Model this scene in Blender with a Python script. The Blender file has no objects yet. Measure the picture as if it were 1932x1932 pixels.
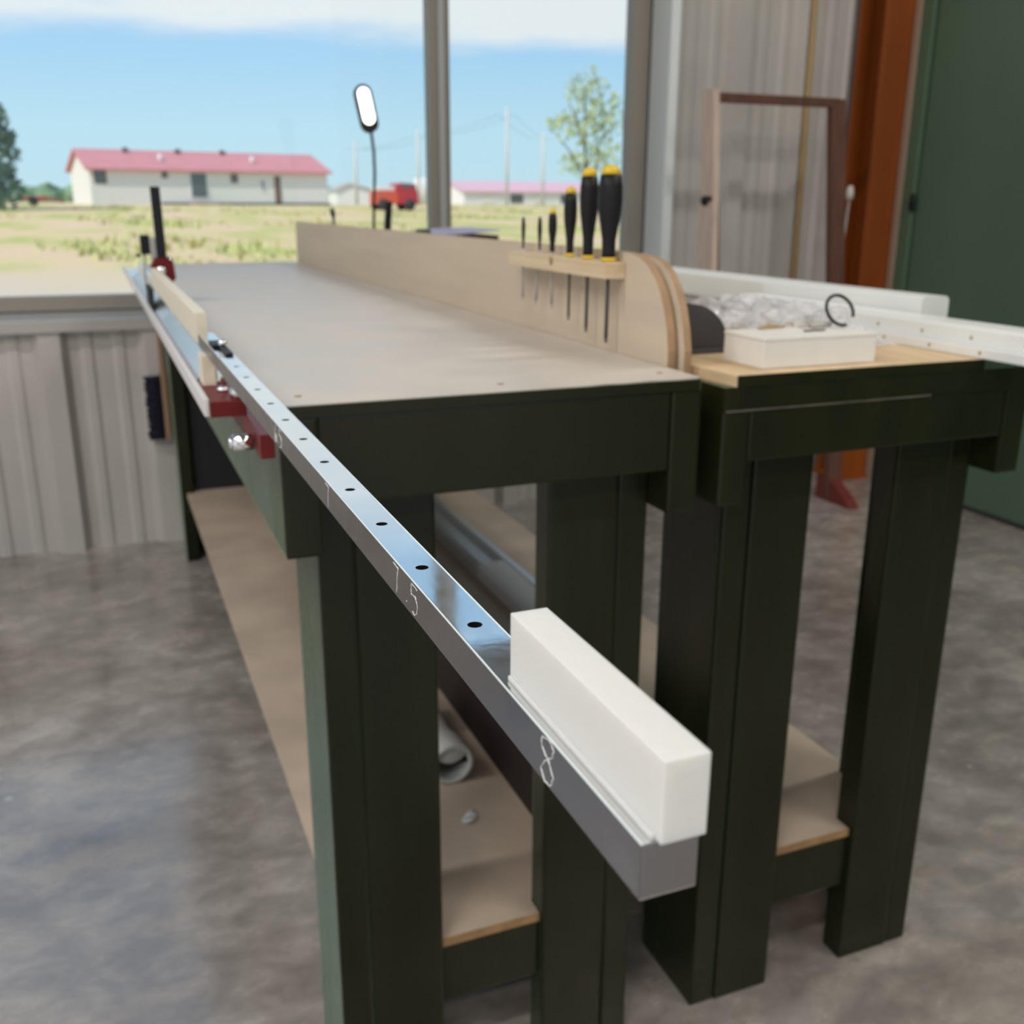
import bpy, bmesh, math, random
from mathutils import Vector, Matrix, Euler
random.seed(7)
C = bpy.context.scene.collection
S = bpy.context.scene
PI = math.pi
FLOOR = -0.91            # z = 0 is the top of the benches

# ------------------------------------------------------------------ camera
cd = bpy.data.cameras.new('camera'); cam = bpy.data.objects.new('camera', cd); C.objects.link(cam)
p_, r_, y_ = 0.2968, 0.0043, -0.3864
fwd = Vector((-math.sin(y_)*math.cos(p_), math.cos(y_)*math.cos(p_), -math.sin(p_)))
right = Vector((math.cos(y_), math.sin(y_), 0)); up = right.cross(fwd)
right2 = math.cos(r_)*right + math.sin(r_)*up
up2 = -math.sin(r_)*right + math.cos(r_)*up
m = Matrix((right2, up2, -fwd)).transposed().to_4x4()
m.translation = Vector((-0.1468, -0.9447, 0.1827))
cam.matrix_world = m
cd.sensor_fit = 'HORIZONTAL'; cd.sensor_width = 36.0; cd.lens = 36.0*1905.6/1932.0
cd.clip_start = 0.02; cd.clip_end = 3000
cd.dof.use_dof = True; cd.dof.focus_distance = 0.40; cd.dof.aperture_fstop = 15.0
S.camera = cam

# ------------------------------------------------------------------ world
W = bpy.data.worlds.new('World'); S.world = W; W.use_nodes = True
nt = W.node_tree; nt.nodes.clear()
def wn(t, **k):
    n = nt.nodes.new(t)
    for a, b in k.items(): setattr(n, a, b)
    return n
out = wn('ShaderNodeOutputWorld'); bg = wn('ShaderNodeBackground'); bg.inputs[1].default_value = 1.0
tc = wn('ShaderNodeTexCoord'); sep = wn('ShaderNodeSeparateXYZ'); nt.links.new(tc.outputs['Generated'], sep.inputs[0])
ramp = wn('ShaderNodeValToRGB'); nt.links.new(sep.outputs[2], ramp.inputs[0])
e = ramp.color_ramp.elements
e[0].position = 0.0; e[0].color = (0.58, 0.80, 0.90, 1)
e[1].position = 1.0; e[1].color = (0.22, 0.45, 0.85, 1)
x = e.new(0.06); x.color = (0.54, 0.80, 0.94, 1)
x = e.new(0.14); x.color = (0.40, 0.68, 0.96, 1)
mp = wn('ShaderNodeMapping'); mp.inputs['Scale'].default_value = (2.2, 2.2, 13.0); mp.inputs['Location'].default_value = (0.35, 0.0, 0.1)
nt.links.new(tc.outputs['Generated'], mp.inputs[0])
nz = wn('ShaderNodeTexNoise'); nz.inputs['Scale'].default_value = 1.6; nz.inputs['Detail'].default_value = 6; nz.inputs['Roughness'].default_value = 0.55
nt.links.new(mp.outputs[0], nz.inputs[0])
band = wn('ShaderNodeMapRange'); band.inputs[1].default_value = 0.082; band.inputs[2].default_value = 0.155
band.inputs[3].default_value = -0.42; band.inputs[4].default_value = 0.32
nt.links.new(sep.outputs[2], band.inputs[0])
add = wn('ShaderNodeMath', operation='ADD'); nt.links.new(nz.outputs[0], add.inputs[0]); nt.links.new(band.outputs[0], add.inputs[1])
sm = wn('ShaderNodeMapRange', interpolation_type='SMOOTHSTEP'); sm.inputs[1].default_value = 0.44; sm.inputs[2].default_value = 0.78
nt.links.new(add.outputs[0], sm.inputs[0])
mix = wn('ShaderNodeMix', data_type='RGBA'); fade = wn('ShaderNodeMapRange', interpolation_type='SMOOTHSTEP'); fade.inputs[1].default_value = 0.24; fade.inputs[2].default_value = 0.36
fade.inputs[3].default_value = 1.0; fade.inputs[4].default_value = 0.12; nt.links.new(sep.outputs[2], fade.inputs[0])
mul = wn('ShaderNodeMath', operation='MULTIPLY'); nt.links.new(sm.outputs[0], mul.inputs[0]); nt.links.new(fade.outputs[0], mul.inputs[1])
nt.links.new(mul.outputs[0], mix.inputs[0])
nt.links.new(ramp.outputs[0], mix.inputs[6]); mix.inputs[7].default_value = (0.84, 0.90, 0.94, 1)
nt.links.new(mix.outputs[2], bg.inputs[0]); nt.links.new(bg.outputs[0], out.inputs[0])

# ------------------------------------------------------------------ sun, portals of the openings, exposure
sd = bpy.data.lights.new('sun', 'SUN'); sd.energy = 3.6; sd.angle = 0.009; sd.color = (1.0, 0.91, 0.78)
so = bpy.data.objects.new('sun', sd); C.objects.link(so)
so.rotation_euler = Vector((-0.75, -0.40, 0.85)).to_track_quat('Z', 'Y').to_euler()
def portal(name, loc, look, sx, sy):
    l = bpy.data.lights.new(name, 'AREA'); l.shape = 'RECTANGLE'; l.size = sx; l.size_y = sy; l.cycles.is_portal = True
    o = bpy.data.objects.new(name, l); C.objects.link(o); o.location = loc
    o.rotation_euler = (-Vector(look)).to_track_quat('Z', 'Y').to_euler()
portal('portal_window', (-0.3, 2.72, 0.75), (0, -1, 0), 4.6, 2.0)
portal('portal_back', (-0.4, -4.45, 0.6), (0, 1, 0), 5.4, 3.1)
portal('portal_left', (-3.55, -0.8, 0.3), (1, 0, 0), 3.8, 2.4)
FILL_W = 27.0      # power of each added fill light
S.view_settings.view_transform = 'Standard'; S.view_settings.look = 'None'
S.view_settings.exposure = 0.0; S.view_settings.gamma = 1.0; S.view_settings.use_curve_mapping = False
S.cycles.max_bounces = 10; S.cycles.diffuse_bounces = 6; S.cycles.transparent_max_bounces = 12
S.cycles.sample_clamp_indirect = 4.0; S.cycles.use_denoising = True

# ------------------------------------------------------------------ materials
MATS = {}
def mat(name, col, rough=0.6, metal=0.0, var=0.0, vscale=8.0, stretch=(1, 1, 1), col2=None, bump=0.0, bscale=60.0,
        spec=0.5, emit=None, estr=0.0, trans=0.0, sss=0.0, rvar=0.0, detail=4.0, coat=0.0, lo=0.35, hi=0.65):
    mm = bpy.data.materials.new(name); mm.use_nodes = True; t = mm.node_tree; b = t.nodes['Principled BSDF']
    b.inputs['Base Color'].default_value = (*col, 1); b.inputs['Roughness'].default_value = rough
    b.inputs['Metallic'].default_value = metal; b.inputs['Specular IOR Level'].default_value = spec
    b.inputs['Coat Weight'].default_value = coat
    if trans: b.inputs['Transmission Weight'].default_value = trans
    if sss:
        b.inputs['Subsurface Weight'].default_value = sss; b.inputs['Subsurface Radius'].default_value = (0.012, 0.010, 0.007)
        b.inputs['Subsurface Scale'].default_value = 1.0
    if emit: b.inputs['Emission Color'].default_value = (*emit, 1); b.inputs['Emission Strength'].default_value = estr
    if var or col2 or bump or rvar:
        tcn = t.nodes.new('ShaderNodeTexCoord'); mpn = t.nodes.new('ShaderNodeMapping'); mpn.inputs['Scale'].default_value = stretch
        t.links.new(tcn.outputs['Object'], mpn.inputs[0])
        n = t.nodes.new('ShaderNodeTexNoise'); n.inputs['Scale'].default_value = vscale; n.inputs['Detail'].default_value = detail
        t.links.new(mpn.outputs[0], n.inputs[0])
        rg = t.nodes.new('ShaderNodeMapRange'); rg.inputs[1].default_value = lo; rg.inputs[2].default_value = hi
        t.links.new(n.outputs[0], rg.inputs[0])
        if var or col2:
            c2 = col2 if col2 else tuple(min(1, c*(1+var)) for c in col)
            c1 = col if col2 else tuple(c*(1-var) for c in col)
            mx = t.nodes.new('ShaderNodeMix'); mx.data_type = 'RGBA'
            mx.inputs[6].default_value = (*c1, 1); mx.inputs[7].default_value = (*c2, 1)
            t.links.new(rg.outputs[0], mx.inputs[0]); t.links.new(mx.outputs[2], b.inputs['Base Color'])
        if rvar:
            r2 = t.nodes.new('ShaderNodeMapRange'); r2.inputs[3].default_value = max(0.02, rough-rvar); r2.inputs[4].default_value = rough+rvar
            t.links.new(rg.outputs[0], r2.inputs[0]); t.links.new(r2.outputs[0], b.inputs['Roughness'])
        if bump:
            n2 = t.nodes.new('ShaderNodeTexNoise'); n2.inputs['Scale'].default_value = bscale; n2.inputs['Detail'].default_value = 4
            t.links.new(mpn.outputs[0], n2.inputs[0])
            bp = t.nodes.new('ShaderNodeBump'); bp.inputs['Strength'].default_value = bump; bp.inputs['Distance'].default_value = 0.004
            t.links.new(n2.outputs[0], bp.inputs['Height']); t.links.new(bp.outputs[0], b.inputs['Normal'])
    MATS[name] = mm
    return mm
M_green = mat('bench_green_paint', (0.0112, 0.0130, 0.0038), 0.24, var=0.18, vscale=14, stretch=(1, 1, 0.25), bump=0.05, bscale=45, spec=0.28, rvar=0.05)
_b = M_green.node_tree.nodes['Principled BSDF']; _b.inputs['Sheen Weight'].default_value = 0.5; _b.inputs['Sheen Roughness'].default_value = 0.25; _b.inputs['Sheen Tint'].default_value = (0.62, 0.95, 0.62, 1)
M_greenraw = mat('scuffed_paint', (0.10, 0.088, 0.065), 0.7, var=0.3, vscale=30)
M_mdf = mat('mdf_board', (0.575, 0.52, 0.46), 0.42, var=0.07, vscale=9, bump=0.05, bscale=200, rvar=0.08, spec=0.45)
M_mdfedge = mat('board_raw_edge', (0.30, 0.17, 0.075), 0.7, var=0.2, vscale=40)
M_shelf = mat('shelf_board', (0.53, 0.43, 0.34), 0.55, var=0.12, vscale=6, spec=0.4)
M_ply = mat('fence_birch', (0.58, 0.48, 0.37), 0.55, var=0.05, vscale=7, stretch=(1, 0.3, 4), spec=0.4)
M_plyedge = mat('fence_edge', (0.36, 0.23, 0.13), 0.65, var=0.15, vscale=50, stretch=(1, 1, 0.3))
M_pine = mat('pine', (0.60, 0.43, 0.25), 0.6, col2=(0.70, 0.53, 0.33), vscale=10, stretch=(9, 0.8, 9))
M_pineholder = mat('pine_holder', (0.60, 0.46, 0.29), 0.6, col2=(0.72, 0.60, 0.42), vscale=14, stretch=(1, 0.25, 6))
M_steel = mat('polished_rail_steel', (0.80, 0.80, 0.80), 0.09, metal=1.0, rvar=0.05, vscale=26, bump=0.012, bscale=40)
M_steelside = mat('ground_steel_side', (0.33, 0.325, 0.34), 0.20, metal=1.0, rvar=0.08, vscale=30)
M_glint = mat('painted_glint', (0.80, 0.91, 0.95), 0.3)  # pale non-metal colour painted in as the reflection line on the rail edges
M_scratch = mat('scratch_white', (0.75, 0.76, 0.78), 0.5, metal=0.3)
M_dark = mat('dark_hole', (0.05, 0.04, 0.035), 0.35, metal=0.8)
M_alu = mat('bright_aluminium', (0.80, 0.80, 0.82), 0.28, metal=1.0, rvar=0.06, vscale=20, stretch=(1, 0.1, 1))
M_profile = mat('silver_profile_finish', (0.60, 0.60, 0.58), 0.32, metal=0.35)
M_sill = mat('sill_metal', (0.72, 0.76, 0.82), 0.22, metal=0.75)
M_alupaint = mat('white_lip', (0.72, 0.71, 0.73), 0.35)
M_chrome = mat('chrome', (0.85, 0.86, 0.88), 0.12, metal=1.0)
M_print = mat('white_print', (0.72, 0.73, 0.72), 0.42, sss=0.35, bump=0.10, bscale=260, stretch=(1, 1, 5))
M_cream = mat('cream_print', (0.72, 0.66, 0.54), 0.5, sss=0.15)
M_red = mat('clamp_red', (0.115, 0.008, 0.008), 0.40, spec=0.25, var=0.12, vscale=30)
M_black = mat('black_grip', (0.008, 0.0075, 0.010), 0.5, spec=0.3)
M_blackmatte = mat('black_matte', (0.010, 0.010, 0.012), 0.7)
M_browndark = mat('dark_maroon_timber', (0.026, 0.013, 0.011), 0.7, var=0.3, vscale=12, stretch=(1, 0.15, 1))
M_yellow = mat('yellow_cap', (0.74, 0.50, 0.02), 0.4)
M_plastic = mat('white_plastic', (0.78, 0.80, 0.79), 0.35, var=0.04, vscale=5, spec=0.5)
M_holebrown = mat('screw_hole', (0.42, 0.34, 0.18), 0.6)
M_foam = mat('white_box', (0.80, 0.78, 0.74), 0.55, var=0.03, vscale=12)
M_grey = mat('charcoal_plate', (0.055, 0.05, 0.055), 0.5, var=0.15, vscale=20)
M_pvc = mat('pvc', (0.66, 0.64, 0.59), 0.35)
M_wall = mat('wall_sheet_metal', (0.50, 0.47, 0.44), 0.45, var=0.06, vscale=3, spec=0.45)
M_trim = mat('grey_trim', (0.44, 0.42, 0.40), 0.45)
M_trimwhite = mat('pale_trim', (0.62, 0.66, 0.68), 0.3)
M_skystrip = mat('strip_sky_reflection', (0.85, 0.88, 0.90), 0.3)  # whitened so the sky's reflection on the lining edge is in the colour
M_frame = mat('window_frame_grey', (0.26, 0.235, 0.20), 0.45)
M_framelight = mat('window_frame_strip', (0.40, 0.40, 0.40), 0.4)
M_orange = mat('oxide_orange', (0.26, 0.058, 0.004), 0.5, var=0.22, vscale=3, stretch=(2, 2, 0.3))
M_greendoor = mat('green_door_paint', (0.088, 0.150, 0.098), 0.33, var=0.06, vscale=2, spec=0.6)
M_beige = mat('beige_trim', (0.36, 0.26, 0.19), 0.6)
M_ceil = mat('ceiling_dark', (0.16, 0.15, 0.14), 0.8)
M_wood1 = mat('frame_wood_pale', (0.62, 0.47, 0.39), 0.6, var=0.1, vscale=20, stretch=(4, 4, 0.4))
M_wood2 = mat('frame_wood_dark', (0.12, 0.050, 0.033), 0.6, var=0.2, vscale=18, stretch=(4, 4, 0.4))
M_foot = mat('red_foot', (0.16, 0.025, 0.02), 0.5)
M_stick = mat('yellow_stick', (0.42, 0.27, 0.12), 0.55)
M_navy = mat('brush_bristle', (0.012, 0.010, 0.026), 0.9)
M_tanwood = mat('brush_wood', (0.32, 0.19, 0.12), 0.6)
M_lampwhite = mat('lamp_diffuser', (0.9, 0.9, 0.88), 0.4, emit=(1.0, 0.98, 0.93), estr=3.0)
M_housewall = mat('house_siding', (0.72, 0.71, 0.69), 0.8)
M_roofred = mat('roof_pink_metal', (0.60, 0.25, 0.265), 0.8, var=0.05, vscale=1, spec=0.1)
M_roofpink = mat('roof_pale_pink', (0.70, 0.44, 0.50), 0.8, spec=0.1)
M_win = mat('dark_window', (0.10, 0.12, 0.13), 0.2)
M_brown = mat('brown_panel', (0.16, 0.10, 0.08), 0.7)
M_white = mat('white_paint', (0.75, 0.75, 0.76), 0.6)
M_truckred = mat('truck_red', (0.42, 0.03, 0.05), 0.4)
M_truckorange = mat('truck_orange', (0.62, 0.10, 0.06), 0.5)
M_rubber = mat('rubber', (0.03, 0.03, 0.035), 0.8)
M_pole = mat('pole_hazed', (0.58, 0.58, 0.58), 0.9)  # lightened grey, distance haze put into the pole colour
M_leaf1 = mat('leaf_dark', (0.14, 0.22, 0.15), 0.7, var=0.35, vscale=0.8)
M_leaf2 = mat('leaf_pale', (0.42, 0.50, 0.28), 0.7, var=0.25, vscale=1.2)
M_leaf3 = mat('leaf_far', (0.19, 0.30, 0.17), 0.8, var=0.3, vscale=0.2)
M_bark = mat('bark', (0.14, 0.11, 0.08), 0.9)
M_purple = mat('lilac_paper', (0.50, 0.47, 0.66), 0.5)
M_maroon = mat('box_brown', (0.055, 0.022, 0.015), 0.6)

def floor_material():
    mm = bpy.data.materials.new('concrete_floor'); mm.use_nodes = True; t = mm.node_tree; b = t.nodes['Principled BSDF']
    tcn = t.nodes.new('ShaderNodeTexCoord')
    def noise(sc, det=5, rough=0.55, dist=0.0, stretch=(1, 1, 1)):
        mpn = t.nodes.new('ShaderNodeMapping'); mpn.inputs['Scale'].default_value = stretch; t.links.new(tcn.outputs['Object'], mpn.inputs[0])
        n = t.nodes.new('ShaderNodeTexNoise'); n.inputs['Scale'].default_value = sc; n.inputs['Detail'].default_value = det
        n.inputs['Roughness'].default_value = rough; n.inputs['Distortion'].default_value = dist; t.links.new(mpn.outputs[0], n.inputs[0]); return n
    a = noise(2.2, 6, 0.6, 0.6); bb = noise(11, 6, 0.6, 0.25, (1, 1.4, 1)); c = noise(60, 3)
    r1 = t.nodes.new('ShaderNodeValToRGB'); t.links.new(a.outputs[0], r1.inputs[0])
    r1.color_ramp.elements[0].position = 0.32; r1.color_ramp.elements[0].color = (0.245, 0.212, 0.185, 1)
    r1.color_ramp.elements[1].position = 0.68; r1.color_ramp.elements[1].color = (0.45, 0.42, 0.39, 1)
    r2 = t.nodes.new('ShaderNodeValToRGB'); t.links.new(bb.outputs[0], r2.inputs[0])
    r2.color_ramp.elements[0].position = 0.36; r2.color_ramp.elements[0].color = (0.66, 0.66, 0.68, 1)
    r2.color_ramp.elements[1].position = 0.66; r2.color_ramp.elements[1].color = (1.25, 1.25, 1.25, 1)
    mx = t.nodes.new('ShaderNodeMix'); mx.data_type = 'RGBA'; mx.blend_type = 'MULTIPLY'; mx.inputs[0].default_value = 0.8
    t.links.new(r1.outputs[0], mx.inputs[6]); t.links.new(r2.outputs[0], mx.inputs[7])
    v = t.nodes.new('ShaderNodeTexVoronoi'); v.inputs['Scale'].default_value = 5.5; t.links.new(tcn.outputs['Object'], v.inputs[0])
    sp = t.nodes.new('ShaderNodeMapRange'); sp.inputs[1].default_value = 0.035; sp.inputs[2].default_value = 0.055; sp.inputs[3].default_value = 1; sp.inputs[4].default_value = 0
    t.links.new(v.outputs['Distance'], sp.inputs[0])
    mx2 = t.nodes.new('ShaderNodeMix'); mx2.data_type = 'RGBA'; t.links.new(sp.outputs[0], mx2.inputs[0])
    t.links.new(mx.outputs[2], mx2.inputs[6]); mx2.inputs[7].default_value = (0.5, 0.47, 0.43, 1)
    t.links.new(mx2.outputs[2], b.inputs['Base Color'])
    rr = t.nodes.new('ShaderNodeMapRange'); rr.inputs[1].default_value = 0.35; rr.inputs[2].default_value = 0.65
    rr.inputs[3].default_value = 0.12; rr.inputs[4].default_value = 0.32; t.links.new(bb.outputs[0], rr.inputs[0]); t.links.new(rr.outputs[0], b.inputs['Roughness'])
    bp = t.nodes.new('ShaderNodeBump'); bp.inputs['Strength'].default_value = 0.06; bp.inputs['Distance'].default_value = 0.004
    t.links.new(bb.outputs[0], bp.inputs['Height']); t.links.new(bp.outputs[0], b.inputs['Normal'])
    b.inputs['Specular IOR Level'].default_value = 0.75
    b.inputs['Coat Weight'].default_value = 0.5; b.inputs['Coat Roughness'].default_value = 0.12
    return mm
M_floor = floor_material()

def field_material():
    mm = bpy.data.materials.new('field_soil_and_grass'); mm.use_nodes = True; t = mm.node_tree; b = t.nodes['Principled BSDF']
    tcn = t.nodes.new('ShaderNodeTexCoord'); n = t.nodes.new('ShaderNodeTexNoise'); n.inputs['Scale'].default_value = 0.16; n.inputs['Detail'].default_value = 6
    mpn = t.nodes.new('ShaderNodeMapping'); mpn.inputs['Scale'].default_value = (2.6, 0.9, 1); t.links.new(tcn.outputs['Object'], mpn.inputs[0]); t.links.new(mpn.outputs[0], n.inputs[0])
    r = t.nodes.new('ShaderNodeValToRGB'); t.links.new(n.outputs[0], r.inputs[0])
    e = r.color_ramp.elements; e[0].position = 0.36; e[0].color = (0.72, 0.51, 0.34, 1); e[1].position = 0.64; e[1].color = (0.44, 0.46, 0.14, 1)
    q = e.new(0.50); q.color = (0.66, 0.52, 0.28, 1)
    sp = t.nodes.new('ShaderNodeSeparateXYZ'); t.links.new(tcn.outputs['Object'], sp.inputs[0])
    n3 = t.nodes.new('ShaderNodeTexNoise'); n3.inputs['Scale'].default_value = 0.5; t.links.new(tcn.outputs['Object'], n3.inputs[0])
    ad = t.nodes.new('ShaderNodeMath'); ad.operation = 'MULTIPLY_ADD'; ad.inputs[1].default_value = 5.0; t.links.new(n3.outputs[0], ad.inputs[0]); t.links.new(sp.outputs[1], ad.inputs[2])
    mr = t.nodes.new('ShaderNodeMapRange'); mr.inputs[1].default_value = 16.0; mr.inputs[2].default_value = 21.0; t.links.new(ad.outputs[0], mr.inputs[0])
    mx = t.nodes.new('ShaderNodeMix'); mx.data_type = 'RGBA'; t.links.new(mr.outputs[0], mx.inputs[0]); mx.inputs[6].default_value = (0.64, 0.52, 0.41, 1)
    t.links.new(r.outputs[0], mx.inputs[7]); t.links.new(mx.outputs[2], b.inputs['Base Color']); b.inputs['Roughness'].default_value = 0.95
    b.inputs['Specular IOR Level'].default_value = 0.1
    return mm
M_field = field_material()

def glass_material(name, tint=(1, 1, 1), fac=0.06, rough=0.0):
    mm = bpy.data.materials.new(name); mm.use_nodes = True; t = mm.node_tree; t.nodes.clear()
    o = t.nodes.new('ShaderNodeOutputMaterial'); a = t.nodes.new('ShaderNodeBsdfTransparent'); a.inputs[0].default_value = (*tint, 1)
    g = t.nodes.new('ShaderNodeBsdfGlossy'); g.inputs[1].default_value = rough
    mx = t.nodes.new('ShaderNodeMixShader'); fr = t.nodes.new('ShaderNodeFresnel'); fr.inputs[0].default_value = 1.35
    t.links.new(fr.outputs[0], mx.inputs[0]); t.links.new(a.outputs[0], mx.inputs[1]); t.links.new(g.outputs[0], mx.inputs[2]); t.links.new(mx.outputs[0], o.inputs[0])
    return mm
M_glass = glass_material('window_glass', (0.97, 0.985, 0.98))
def bag_material():
    mm = bpy.data.materials.new('clear_bag_film'); mm.use_nodes = True; t = mm.node_tree; t.nodes.clear()
    o = t.nodes.new('ShaderNodeOutputMaterial'); a = t.nodes.new('ShaderNodeBsdfTransparent'); a.inputs[0].default_value = (0.95, 0.96, 0.98, 1)
    g = t.nodes.new('ShaderNodeBsdfPrincipled'); g.inputs['Base Color'].default_value = (0.78, 0.79, 0.82, 1); g.inputs['Roughness'].default_value = 0.12
    tcn = t.nodes.new('ShaderNodeTexCoord'); n = t.nodes.new('ShaderNodeTexNoise'); n.inputs['Scale'].default_value = 40; t.links.new(tcn.outputs['Object'], n.inputs[0])
    r = t.nodes.new('ShaderNodeMapRange'); r.inputs[1].default_value = 0.35; r.inputs[2].default_value = 0.7; r.inputs[3].default_value = 0.25; r.inputs[4].default_value = 0.75
    t.links.new(n.outputs[0], r.inputs[0])
    mx = t.nodes.new('ShaderNodeMixShader'); t.links.new(r.outputs[0], mx.inputs[0]); t.links.new(a.outputs[0], mx.inputs[1]); t.links.new(g.outputs[0], mx.inputs[2]); t.links.new(mx.outputs[0], o.inputs[0])
    return mm
M_bag = bag_material()

# ------------------------------------------------------------------ mesh helpers
def NB(): return bmesh.new()
def box(bm, x0, x1, y0, y1, z0, z1, bev=0.0, mtx=None, mi=0):
    vs = [bm.verts.new((x, y, z)) for x in (x0, x1) for y in (y0, y1) for z in (z0, z1)]
    f = []
    for q in ((0, 1, 3, 2), (4, 6, 7, 5), (0, 4, 5, 1), (2, 3, 7, 6), (0, 2, 6, 4), (1, 5, 7, 3)):
        ff = bm.faces.new([vs[i] for i in q]); ff.material_index = mi; f.append(ff)
    geom_v = vs
    if bev:
        es = list({ed for v in vs for ed in v.link_edges})
        rr = bmesh.ops.bevel(bm, geom=es, offset=bev, segments=2, affect='EDGES', profile=0.7)
        geom_v = list({v for ff in rr['faces'] for v in ff.verts} | {v for v in vs if v.is_valid})
        for ff in rr['faces']: ff.material_index = mi
    if mtx is not None: bmesh.ops.transform(bm, matrix=mtx, verts=geom_v)
    return geom_v
def prism(bm, pts, axis, a0, a1, mi=0, cap=True):
    """extrude a 2D outline along an axis ('x': pts are (y,z); 'y': (x,z); 'z': (x,y))"""
    def P(p, a): return {'x': (a, p[0], p[1]), 'y': (p[0], a, p[1]), 'z': (p[0], p[1], a)}[axis]
    A = [bm.verts.new(P(p, a0)) for p in pts]; B = [bm.verts.new(P(p, a1)) for p in pts]; n = len(pts); fs = []
    for i in range(n): fs.append(bm.faces.new((A[i], A[(i+1) % n], B[(i+1) % n], B[i])))
    if cap: fs.append(bm.faces.new(A[::-1])); fs.append(bm.faces.new(B))
    for f in fs: f.material_index = mi
    return fs
def lathe(bm, prof, seg=20, mtx=None, mi=0):
    """profile of (radius, height) around z"""
    rings = []; allv = []
    for r, h in prof:
        if r < 1e-6: v = [bm.verts.new((0, 0, h))]
        else: v = [bm.verts.new((r*math.cos(2*PI*k/seg), r*math.sin(2*PI*k/seg), h)) for k in range(seg)]
        rings.append(v); allv += v
    for a, b in zip(rings, rings[1:]):
        for k in range(seg):
            k2 = (k+1) % seg
            if len(a) == 1 and len(b) == 1: continue
            if len(a) == 1: f = bm.faces.new((a[0], b[k2], b[k]))
            elif len(b) == 1: f = bm.faces.new((a[k], a[k2], b[0]))
            else: f = bm.faces.new((a[k], a[k2], b[k2], b[k]))
            f.material_index = mi; f.smooth = True
    if mtx is not None: bmesh.ops.transform(bm, matrix=mtx, verts=allv)
    return allv
def cyl(bm, p0, p1, r, seg=16, r2=None, mi=0):
    p0 = Vector(p0); p1 = Vector(p1); d = p1-p0; L = d.length
    mt = Matrix.Translation(p0) @ d.to_track_quat('Z', 'Y').to_matrix().to_4x4()
    r2 = r if r2 is None else r2
    return lathe(bm, [(0, 0), (r, 0), (r2, L), (0, L)], seg, mt, mi)
def tube(bm, pts, r, seg=8, mi=0, closed=False):
    pts = [Vector(p) for p in pts]; n = len(pts); rings = []
    rs = r if isinstance(r, (list, tuple)) else [r]*n
    prev = None
    for i, p in enumerate(pts):
        if closed: d = pts[(i+1) % n]-pts[i-1]
        else: d = (pts[min(i+1, n-1)]-pts[max(i-1, 0)])
        d.normalize()
        if prev is None: u = d.orthogonal().normalized()
        else: u = (prev-d*prev.dot(d)).normalized()
        prev = u; v = d.cross(u)
        rings.append([bm.verts.new(p+u*rs[i]*math.cos(2*PI*k/seg)+v*rs[i]*math.sin(2*PI*k/seg)) for k in range(seg)])
    pairs = list(zip(rings, rings[1:])) + ([(rings[-1], rings[0])] if closed else [])
    for a, b in pairs:
        for k in range(seg):
            f = bm.faces.new((a[k], a[(k+1) % seg], b[(k+1) % seg], b[k])); f.smooth = True; f.material_index = mi
    if not closed: bm.faces.new(rings[0][::-1]).material_index = mi; bm.faces.new(rings[-1]).material_index = mi
def obj(name, bm, mats, parent=None, origin=None, **props):
    """one mesh object; mesh coordinates are world coordinates, moved to the origin given"""
    bmesh.ops.recalc_face_normals(bm, faces=bm.faces)
    me = bpy.data.meshes.new(name)
    if origin is None: origin = parent.matrix_world.translation.copy() if parent else None
    if origin is None:
        xs = [v.co for v in bm.verts]
        lo = Vector((min(c.x for c in xs), min(c.y for c in xs), min(c.z for c in xs))); hi = Vector((max(c.x for c in xs), max(c.y for c in xs), max(c.z for c in xs)))
        origin = Vector(((lo.x+hi.x)/2, (lo.y+hi.y)/2, lo.z))
    bmesh.ops.translate(bm, verts=bm.verts, vec=-Vector(origin))
    bm.to_mesh(me); bm.free()
    for mm in (mats if isinstance(mats, (list, tuple)) else [mats]): me.materials.append(mm)
    o = bpy.data.objects.new(name, me); C.objects.link(o)
    if parent:
        o.parent = parent
        pw = parent.get('_w'); po = Vector(pw) if pw else parent.location
        o.location = Vector(origin)-po
        o['_w'] = tuple(origin)
    else:
        o.location = origin; o['_w'] = tuple(origin)
    for k, v in props.items(): o[k] = v
    return o
def thing(name, label, cat, loc, group=None):
    o = bpy.data.objects.new(name, None); C.objects.link(o); o.location = loc; o.empty_display_size = 0.05
    o['label'] = label; o['category'] = cat; o['_w'] = tuple(loc)
    if group: o['group'] = group
    return o
def part(name, bm, mats, parent, **props):
    return obj(name, bm, mats, parent, origin=Vector(parent['_w']), **props)
def single(name, bm, mats, label, cat, group=None, **props):
    o = obj(name, bm, mats, **props); o['label'] = label; o['category'] = cat
    if group: o['group'] = group
    return o
def struct(name, bm, mats, parent=None, label=None):
    o = obj(name, bm, mats) if parent is None else part(name, bm, mats, parent)
    if parent is None: o['kind'] = 'structure'
    if label: o['label'] = label; o['category'] = name.split('_')[0]
    return o

# ================================================================== SETTING
XL, XR, YB, YW, ZC = -3.6, 2.80, -4.5, 2.50, 2.75
bm = NB(); box(bm, XL-0.2, XR+0.3, YB-0.2, YW+0.2, FLOOR-0.15, FLOOR); struct('floor', bm, M_floor, label='grey mottled polished concrete workshop floor')
bm = NB(); box(bm, XL-0.2, XR+0.3, YB-0.2, YW+0.3, ZC, ZC+0.1); ceil_o = struct('ceiling', bm, M_ceil, label='dark workshop ceiling')
ceil_o['_w'] = tuple(ceil_o.location)

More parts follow.
